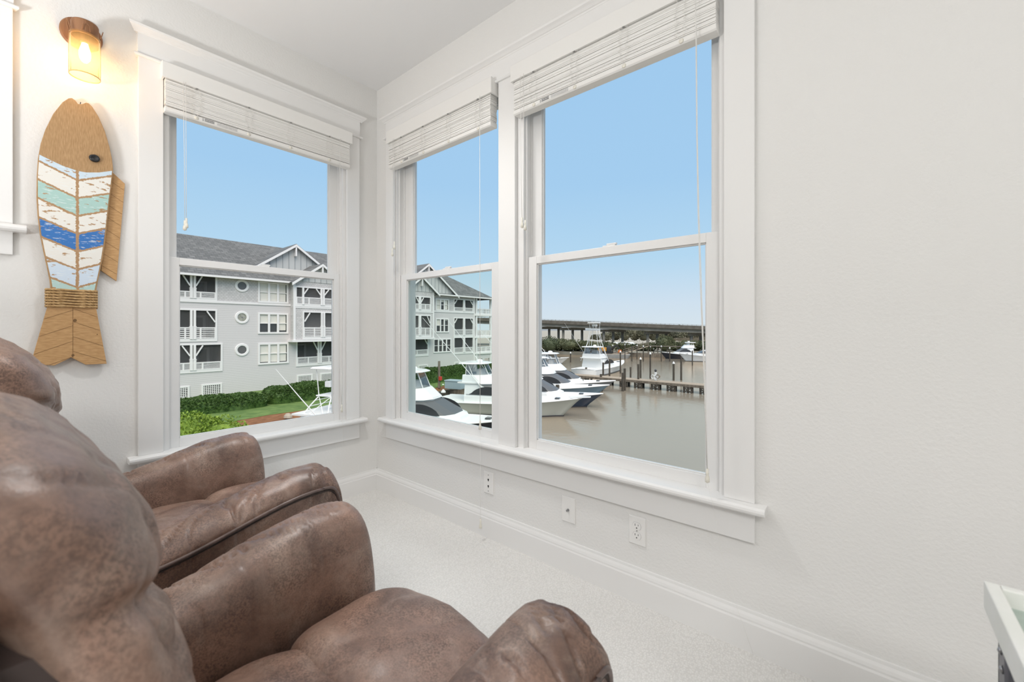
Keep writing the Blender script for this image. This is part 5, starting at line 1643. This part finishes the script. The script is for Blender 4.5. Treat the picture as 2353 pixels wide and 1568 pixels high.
PILES = [
    # px of the foot, py foot, py top, radius, cap, label
    (1431, 899.5, 857, 0.145, 0, 'front one of the touching pair of thick pilings before the dock'),
    (1435.5, 898, 847, 0.135, 0, 'rear one of the touching pair of thick pilings before the dock'),
    (1466.7, 890, 837, 0.125, 0, 'bare piling against the camera side of the dock, right of the touching pair'),
    (1449, 867.5, 844, 0.12, 0, 'short bare piling just behind the dock, left of the tall ones'),
    (1472, 868.7, 826, 0.13, 1, 'white-capped piling behind the dock, right next to the bare one before it'),
    (1494.4, 870, 814, 0.12, 1, 'tallest white-capped piling rising behind the dock, alone at its middle'),
    (1548, 874, 836, 0.14, 1, 'white-capped piling behind the dock, just right of the hose stand'),
    (1565.4, 874, 820, 0.13, 0, 'tall bare piling behind the dock, right of the hose stand'),
    (1624, 898, 852, 0.16, 1, 'white-capped piling before the dock at the window frame, by the blind cord'),
    (1591, 840.5, 806, 0.115, 0, 'bare piling in front of the far white express cruiser'),
    (1425.6, 858.5, 810, 0.12, 1, 'thin white-capped piling in open water above the touching pair'),
    (1408, 822, 795, 0.13, 1, 'white-capped piling in front of the orange digger'),
    (1436, 826, 793, 0.12, 1, 'white-capped piling at the foot of the far sloping gangway'),
    (1452, 831, 795, 0.12, 0, 'bare far piling crossing the sloping gangway'),
    (1463.7, 826, 795, 0.12, 1, 'white-capped piling at the upper end of the sloping gangway'),
    (1478.3, 831, 797, 0.13, 1, 'white-capped far piling just right of the gangway'),
    (1494.7, 818, 798, 0.11, 1, 'white-capped far piling behind the tallest dock piling'),
    (1502, 820, 803, 0.10, 1, 'small white-capped far piling left of the dark-hulled cruiser'),
    (1519.6, 831, 797, 0.12, 1, 'white-capped piling in front of the dark cruiser bow'),
    (1539, 831, 801, 0.13, 1, 'white-capped piling at the middle of the dark-hulled cruiser'),
    (1400.7, 864, 828, 0.13, 0, 'bare piling just right of the tower boat, near the dock end'),
    (1386, 868, 833, 0.13, 1, 'white-capped piling in front of the tower boat, at the dock end'),
    (1374.4, 861, 841, 0.12, 0, 'short bare piling in front of the tower boat stern quarter'),
    (1347, 864, 845, 0.17, 0, 'short thick piling at the left end of the dock, by the tower boat stern'),
    (1381, 884, 860, 0.15, 0, 'short piling standing at the grey boat foredeck'),
    (1337, 897, 869, 0.20, 0, 'thick piling standing between the light blue and the grey boats'),
    (1281.4, 916, 885, 0.18, 0, 'thick piling standing between the cream-hulled and navy boats'),
    (1311, 833, 812, 0.14, 1, 'white-capped piling left of the tower boat'),
    (1020, 985, 949, 0.17, 0, 'squat piling beside the deck of the nearest boat'),
    (1108, 950, 891, 0.16, 1, 'tall white-capped piling before the big cabin in the narrow window'),
    (1018, 912, 889, 0.19, 1, 'upper white-capped piling by the brown bank'),
    (1018.5, 928, 902, 0.20, 1, 'lower white-capped piling behind the nearest boat windshield'),
    (1134, 955, 923, 0.15, 1, 'white-capped piling half hidden at the right frame of the narrow window'),
]
for px, pf, ptop, r, cap, lab in PILES:
    p = ground_at(px, pf, ZW)
    piling(round(p.x, 2), round(p.y, 2), round(height_at(p, ptop), 2), r, cap, lab)
pole = ground_at(1009, 891, ZG)
pr = empty('lifebuoy_pole', pole, label='tall brown pole with a red box in front of the hedge', cat='pole')
MB().lathe([(0.14, 0), (0.12, 2.75)], lambda a, b, c: (pole.x + a, pole.y + b, pole.z + c - 0.02), 12).build('post', 'timber', pr)
M['red'] = mat('red_paint', (0.55, 0.05, 0.03), 0.5)
MB().box(pole.x + 0.10, pole.x + 0.30, pole.y - 0.16, pole.y + 0.16, pole.z + 0.75, pole.z + 1.15).build('red_box', 'red', pr, bevel=0.02)
bx = ground_at(1046, 893, ZG)
ub = empty('dock_box', bx, R(15), label='pale grey-blue utility box on the bank in the narrow window', cat='utility box')
M['box_blue'] = mat('grey_blue_box', (0.36, 0.44, 0.48), 0.5)
MB().box(-0.95, 0.95, -0.5, 0.5, 0, 0.75).build('body', 'box_blue', ub, world=False, bevel=0.02)
MB().box(-1.0, 1.0, -0.55, 0.55, 0.75, 0.86).build('lid', 'box_blue', ub, world=False, bevel=0.03)
rk = ground_at(662, 958, ZG)
q = MB()
for j in range(1):
    q.lathe([(0.02, 0.24), (0.17, 0.21), (0.30, 0.08), (0.34, -0.05)], lambda a, b, c: (rk.x + a * 1.1, rk.y + b * 0.8, rk.z + c), 9)
tag(q.build('boulder', mat('pale_stone', (0.42, 0.36, 0.29), 0.9)), 'pale stone lying on the brown bank', 'rock')

# ------------------------------------------------------------------ far shore
M['shore'] = mat('far_shore_ground', (0.20, 0.18, 0.14), 0.95, c2=(0.30, 0.28, 0.23), scale=0.2)
M['marsh'] = mat('tan_marsh_grass', (0.165, 0.137, 0.095), 0.95, c2=(0.235, 0.20, 0.145), scale=0.25, stretch=(1, 1, 6), detail=8)
sh_pts = [(-130, 100), (-58, 101.5), (-30, 108.5), (-10, 114), (60, 128), (90, 180), (90, 420), (-20, 420), (-62, 190), (-95, 150), (-140, 138)]
tag(MB().prism(sh_pts, ZW - 0.3, -5.30, lambda a, b_, h: (a, b_, h)).build('far_shore_ground', 'shore'), kind='structure', label='far shore under the bridge')
q = MB()
p0, p1 = Vector((-58, 101.4, 0)), Vector((60, 127.8, 0))
q.prism([(-58, 101.3), (-30, 108.3), (-10, 113.8), (60, 127.8), (60, 128.2), (-10, 114.2), (-30, 108.8), (-58, 101.7)], -7.5, -5.1, lambda a, b_, h: (a, b_, h))
tag(q.build('seawall', 'timber'), kind='structure', label='dark timber seawall of the far shore')
# marsh: reeds too many to count
rnd = random.Random(5)
q = MB()
nx, ny = 110, 40
rings = []
for j in range(ny):
    ring = []
    for i in range(nx):
        f = j / (ny - 1)
        a = Vector((-66, 176, 0)).lerp(Vector((70, 176, 0)), i / (nx - 1))
        x_, y_ = a.x - f * 10 * (i < 24), a.y + f * 60
        edge = min(i, 9) / 9 * min(j, 3) / 3
        ring.append((x_, y_, -5.3 + edge * (1.7 + 0.6 * noise.noise(Vector((x_ * 0.12, y_ * 0.12, 0))) + 0.35 * noise.noise(Vector((x_ * 0.5, y_ * 0.5, 2))))))
    rings.append(ring)
q.loft(rings, cap=False, closed=False)
for _ in range(2600):
    x_, y_ = rnd.uniform(-64, 62), rnd.uniform(178, 230)
    z = -5.3 + 1.5
    h_ = rnd.uniform(0.5, 1.3)
    w_ = rnd.uniform(0.2, 0.5)
    q.add([(x_ - w_, y_, z), (x_ + w_, y_ + 0.2, z), (x_ + w_ * 0.4, y_, z + h_), (x_ - w_ * 0.5, y_, z + h_ * 0.9)], [(0, 1, 2, 3)])
tag(q.build('marsh_grass', 'marsh', recalc=False, smooth=True), 'tan marsh grass spread behind the bridge piers', 'marsh grass', kind='stuff')
GT = 'trees of the hazy treeline behind the bridge'
for k in range(15):
    f = k / 14
    px = 1372 + f * 300
    s = 235 + rnd.uniform(-8, 14)
    d = fwv + rtv * ((px - CXp) / F_)
    p = EYE + d * s
    hgt = 3.2 + 4.6 * smooth01(f * 5) + rnd.uniform(-0.5, 0.7)
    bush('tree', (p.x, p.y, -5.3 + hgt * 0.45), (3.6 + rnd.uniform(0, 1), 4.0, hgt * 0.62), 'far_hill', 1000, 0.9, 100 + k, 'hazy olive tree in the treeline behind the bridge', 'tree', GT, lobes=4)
GS = 'dark shrubs on the far bank under the bridge'
for k, (px, s, h_, w_) in enumerate(((1238, 126, 3.9, 4.0), (1262, 124, 4.6, 3.6), (1284, 128, 3.8, 3.8), (1306, 124, 3.6, 3.6), (1326, 126, 3.4, 3.4), (1345, 122, 3.2, 3.2), (1364, 124, 3.0, 3.2), (1384, 126, 2.6, 3.0), (1400, 130, 2.6, 3.0), (1432, 122, 2.7, 2.6), (1462, 128, 2.0, 2.6), (1478, 126, 2.2, 2.6), (1496, 124, 2.6, 2.4), (1552, 126, 2.6, 2.8), (1575, 124, 3.2, 3.0), (1600, 127, 3.2, 3.0), (1622, 125, 3.0, 3.0), (1648, 126, 3.0, 3.4))):
    d = fwv + rtv * ((px - CXp) / F_)
    p = EYE + d * s
    bush('shrub', (p.x, p.y, -5.3 + h_ * 0.40), (w_, w_ * 0.8, h_ * 0.62), ('far_leaf', 'far_leaf_dark')[k % 3 == 1], 1300, 0.42, 200 + k, 'dark green shrub of the thicket on the far bank under the bridge', 'shrub', GS, lobes=4)
d = fwv + rtv * ((1529 - CXp) / F_)
p = EYE + d * 121
bush('tree', (p.x, p.y, -3.2), (3.0, 2.8, 2.9), 'far_leaf', 2400, 0.40, 300, 'big round green tree standing alone before the bridge pier', 'tree', None, lobes=6)
# hazy land beyond the bay
q = MB()
pts = []
for k in range(41):
    px = 1150 + k * 14
    d = fwv + rtv * ((px - CXp) / F_)
    p = EYE + d * 2600
    pts.append((p.x, p.y, ZW + 8 + 9 * abs(noise.noise(Vector((k * 0.31, 3, 0)))) + 3 * noise.noise(Vector((k * 1.1, 0, 0)))))
q.loft([[(a, b, ZW - 1), (a, b, c), (a - 30, b + 40, c), (a - 30, b + 40, ZW - 1)] for a, b, c in pts])
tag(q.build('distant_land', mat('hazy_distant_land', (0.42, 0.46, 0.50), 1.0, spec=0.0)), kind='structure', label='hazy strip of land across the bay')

# ------------------------------------------------------------------ highway bridge
M['concrete'] = mat('bridge_concrete', (0.215, 0.20, 0.17), 0.85, c2=(0.27, 0.255, 0.22), scale=0.6)
M['concrete_dark'] = mat('bridge_barrier_concrete', (0.115, 0.10, 0.082), 0.85, c2=(0.16, 0.145, 0.12), scale=0.8)
br_ = empty('highway_bridge', (-66, 140, ZW), label='long concrete highway bridge crossing the whole marina view', cat='bridge')
A_, Bq = Vector((-93.75, 129.0, 5.05)), Vector((-38.8, 150.5, 2.50))
def on_bridge(t): return A_.lerp(Bq, t)
dirb = Vector((Bq.x - A_.x, Bq.y - A_.y, 0)).normalized()
nrm = Vector((-dirb.y, dirb.x, 0))          # away from the camera
def span(t0, t1, off0, off1, zt0, zt1, name, mt, n=24, parent=br_):
    rings = []
    for k in range(n + 1):
        c = on_bridge(t0 + (t1 - t0) * k / n)
        rings.append([c + nrm * off0 + Vector((0, 0, zt0)), c + nrm * off1 + Vector((0, 0, zt0)), c + nrm * off1 + Vector((0, 0, zt1)), c + nrm * off0 + Vector((0, 0, zt1))])
    return MB().loft(rings).build(name, mt, parent)
T0, T1 = -0.9, 3.0
span(T0, T1, 0.0, 0.35, -0.28, -1.25, 'barrier', 'concrete_dark')
span(T0, T1, 11.2, 11.55, -0.28, -1.25, 'barrier', 'concrete_dark')
span(T0, T1, -0.15, 11.7, -1.25, -1.55, 'deck', 'concrete_dark')
for o_ in (0.7, 3.6, 6.6, 9.6):
    span(T0, T1, o_, o_ + 0.6, -1.55, -2.75, 'girder', 'concrete')
rl = MB()
for k in range(160):
    t = T0 + (T1 - T0) * k / 159
    c = on_bridge(t) + nrm * 0.17
    rl.box(c.x - 0.04, c.x + 0.04, c.y - 0.04, c.y + 0.04, c.z - 0.3, c.z + 0.06)
a, b_ = on_bridge(T0) + nrm * 0.17, on_bridge(T1) + nrm * 0.17
rl.bar(a + Vector((0, 0, 0.05)), b_ + Vector((0, 0, 0.05)), 0.06, 0.06)
rl.bar(a + Vector((0, 0, -0.12)), b_ + Vector((0, 0, -0.12)), 0.04, 0.04)
rl.build('guard_rail', 'concrete', br_)
skew = (nrm * 0.62 + dirb * 0.78).normalized()
def bridge_t(px):
    d = fwv + rtv * ((px - CXp) / F_)
    # where the sight line crosses the bridge axis in plan
    ax, ay = Bq.x - A_.x, Bq.y - A_.y
    det = d.x * (-ay) - d.y * (-ax)
    bx_, by_ = A_.x + nrm.x * 6 - EYE.x, A_.y + nrm.y * 6 - EYE.y
    return (d.x * by_ - d.y * bx_) / det if abs(det) > 1e-9 else 0
for px in (1196, 1262, 1316, 1409, 1510, 1610, 1720):
    t = bridge_t(px)
    c = on_bridge(t) + nrm * 6
    zt_ = c.z - 2.75
    q = MB()
    rings = []
    for e in (-5.2, 5.2):
        cc = c + skew * e
        u = Vector((-skew.y, skew.x, 0)) * 0.6
        rings.append([Vector((*(cc + u).xy, zt_ - 1.0)), Vector((*(cc - u).xy, zt_ - 1.0)), Vector((*(cc - u).xy, zt_)), Vector((*(cc + u).xy, zt_))])
    cap_o = q.loft(rings).build('pier_cap', 'concrete', br_)
    for e in (-4.1, 0, 4.1):
        cc = c + skew * e
        MB().lathe([(0.50, -8), (0.50, zt_ - 0.9)], lambda a, b, h, cc=cc: (cc.x + a, cc.y + b, h), 14).build('column', 'concrete', cap_o, smooth=True)

# ------------------------------------------------------------------ digger, barge, gangway and vans on the far bank
M['digger_yellow'] = mat('digger_orange_yellow', (0.62, 0.28, 0.03), 0.5)
M['digger_orange'] = mat('digger_orange', (0.62, 0.17, 0.03), 0.5)
M['barge_grey'] = mat('barge_grey', (0.27, 0.265, 0.25), 0.7, c2=(0.34, 0.33, 0.31), scale=1)
M['track'] = mat('digger_track', (0.03, 0.03, 0.03), 0.8)
bp_ = ground_at(1404, 822.5, ZW)
ba = empty('work_barge', (bp_.x, bp_.y, ZW), R(18), label='flat grey work barge below the orange digger', cat='barge')
MB().loft([[(-4.2, -2.0, -0.4), (4.2, -2.0, -0.4), (4.2, 2.0, -0.4), (-4.2, 2.0, -0.4)], [(-4.6, -2.1, 0.7), (4.6, -2.1, 0.7), (4.6, 2.1, 0.7), (-4.6, 2.1, 0.7)], [(-4.6, -2.1, 1.0), (4.6, -2.1, 1.0), (4.6, 2.1, 1.0), (-4.6, 2.1, 1.0)]]).build('hull', 'barge_grey', ba, world=False)
MB().box(-4.4, 4.4, -1.8, 1.8, 1.0, 1.06).build('deck', 'deckboard', ba, world=False)
dg = empty('excavator', (bp_.x - 0.9, bp_.y - 0.2, ZW + 1.06), R(18), label='orange and black digger standing on the grey barge', cat='excavator')
dg.scale = (0.66, 0.66, 0.66)
for s in (-1, 1):
    MB().loft([[(-2.1 + a, s * 1.1 - 0.3, b) for a, b in ((0.3, 0), (3.9, 0), (4.2, 0.4), (3.9, 0.8), (0.3, 0.8), (0, 0.4))], [(-2.1 + a, s * 1.1 + 0.3, b) for a, b in ((0.3, 0), (3.9, 0), (4.2, 0.4), (3.9, 0.8), (0.3, 0.8), (0, 0.4))]]).build('track', 'track', dg, world=False)
MB().box(-1.0, 1.0, -0.8, 0.8, 0.5, 0.95).build('slew_ring', 'track', dg, world=False)
MB().box(-3.6, -0.2, -1.35, 1.35, 0.95, 2.35).build('engine_cover', 'digger_yellow', dg, world=False, bevel=0.15)
MB().box(-3.7, 1.6, -1.4, 1.4, 0.85, 1.0).build('turntable', 'track', dg, world=False)
MB().loft([[(0.0, -1.3, 0.95), (1.5, -1.3, 0.95), (1.5, 0.1, 0.95), (0.0, 0.1, 0.95)], [(-0.1, -1.3, 2.2), (1.7, -1.3, 2.0), (1.7, 0.1, 2.0), (-0.1, 0.1, 2.2)], [(0.0, -1.2, 3.0), (1.2, -1.2, 3.0), (1.2, 0.0, 3.0), (0.0, 0.0, 3.0)]]).build('cab', 'boat_glass', dg, world=False)
q = MB().bar((1.2, 0.6, 1.6), (3.6, 0.6, 3.4), 0.45, 0.6).bar((3.4, 0.6, 3.4), (4.6, 0.6, 1.4), 0.4, 0.45)
q.build('boom', 'track', dg, world=False)
MB().loft([[(3.9, 0.0, 0.5), (5.2, 0.0, 0.4), (5.3, 0.0, 1.5), (4.3, 0.0, 1.6)], [(3.9, 1.2, 0.5), (5.2, 1.2, 0.4), (5.3, 1.2, 1.5), (4.3, 1.2, 1.6)]]).build('bucket', 'digger_orange', dg, world=False, bevel=0.06)
g0, g1 = ground_at(1432, 818, ZW + 0.3), ground_at(1464, 800, -4.1)
gw = empty('gangway', g0, label='sloping timber gangway on the far bank between the white-capped pilings', cat='gangway')
side = Vector((-0.45, 0.9, 0))
q = MB()
a, b_ = Vector((g0.x, g0.y, -5.3)), Vector((g0.x + 5.0, g0.y + 4.5, -3.3))
q.loft([[a - side, a + side, a + side - Vector((0, 0, 0.12)), a - side - Vector((0, 0, 0.12))], [b_ - side, b_ + side, b_ + side - Vector((0, 0, 0.12)), b_ - side - Vector((0, 0, 0.12))]])
q.build('ramp', 'deckboard', gw)
for s in (-1, 1):
    r_ = MB()
    for h_ in (0.5, 1.0):
        r_.bar(a + side * s + Vector((0, 0, h_)), b_ + side * s + Vector((0, 0, h_)), 0.08)
    for k in range(6):
        c = a.lerp(b_, k / 5) + side * s
        r_.bar(c - Vector((0, 0, 0.1)), c + Vector((0, 0, 1.0)), 0.08)
    r_.build('handrail', 'timber', gw)
q = MB()
for k in range(5):
    c = b_.lerp(Vector((b_.x + 9, b_.y + 3, b_.z)), k / 4)
    q.box(c.x - 0.1, c.x + 0.1, c.y - 0.1, c.y + 0.1, -7, b_.z - 0.1)
q.bar(b_, (b_.x + 9, b_.y + 3, b_.z - 0.05), 1.8, 0.14)
q.build('landing', 'timber', gw)
def van(px, s, rz, label):
    d = fwv + rtv * ((px - CXp) / F_)
    p = EYE + d * s
    v = empty('van', (p.x, p.y, -5.30), rz, label=label, cat='van')
    MB().loft([[(-2.6, -0.95, 0.35), (2.6, -0.95, 0.35), (2.6, 0.95, 0.35), (-2.6, 0.95, 0.35)], [(-2.6, -0.98, 1.15), (2.55, -0.98, 1.05), (2.55, 0.98, 1.05), (-2.6, 0.98, 1.15)], [(-2.5, -0.85, 2.1), (1.1, -0.85, 2.1), (1.1, 0.85, 2.1), (-2.5, 0.85, 2.1)]]).build('body', 'gel', v, world=False, bevel=0.08)
    MB().loft([[(1.18, -0.8, 2.0), (2.3, -0.85, 1.12), (2.3, 0.85, 1.12), (1.18, 0.8, 2.0)], [(1.22, -0.8, 2.03), (2.35, -0.85, 1.15), (2.35, 0.85, 1.15), (1.22, 0.8, 2.03)]]).build('windscreen', 'boat_glass', v, world=False)
    for wx in (-1.6, 1.6):
        for wy in (-0.98, 0.78):
            MB().lathe([(0.34, 0), (0.34, 0.2)], lambda a, b, c: (wx + a, wy + c, 0.34 + b), 16).build('wheel', 'track', v, world=False)
van(1421, 141, R(20), 'white van parked behind the digger under the bridge')
van(1447, 143, R(25), 'white van parked under the bridge, right of the first van')
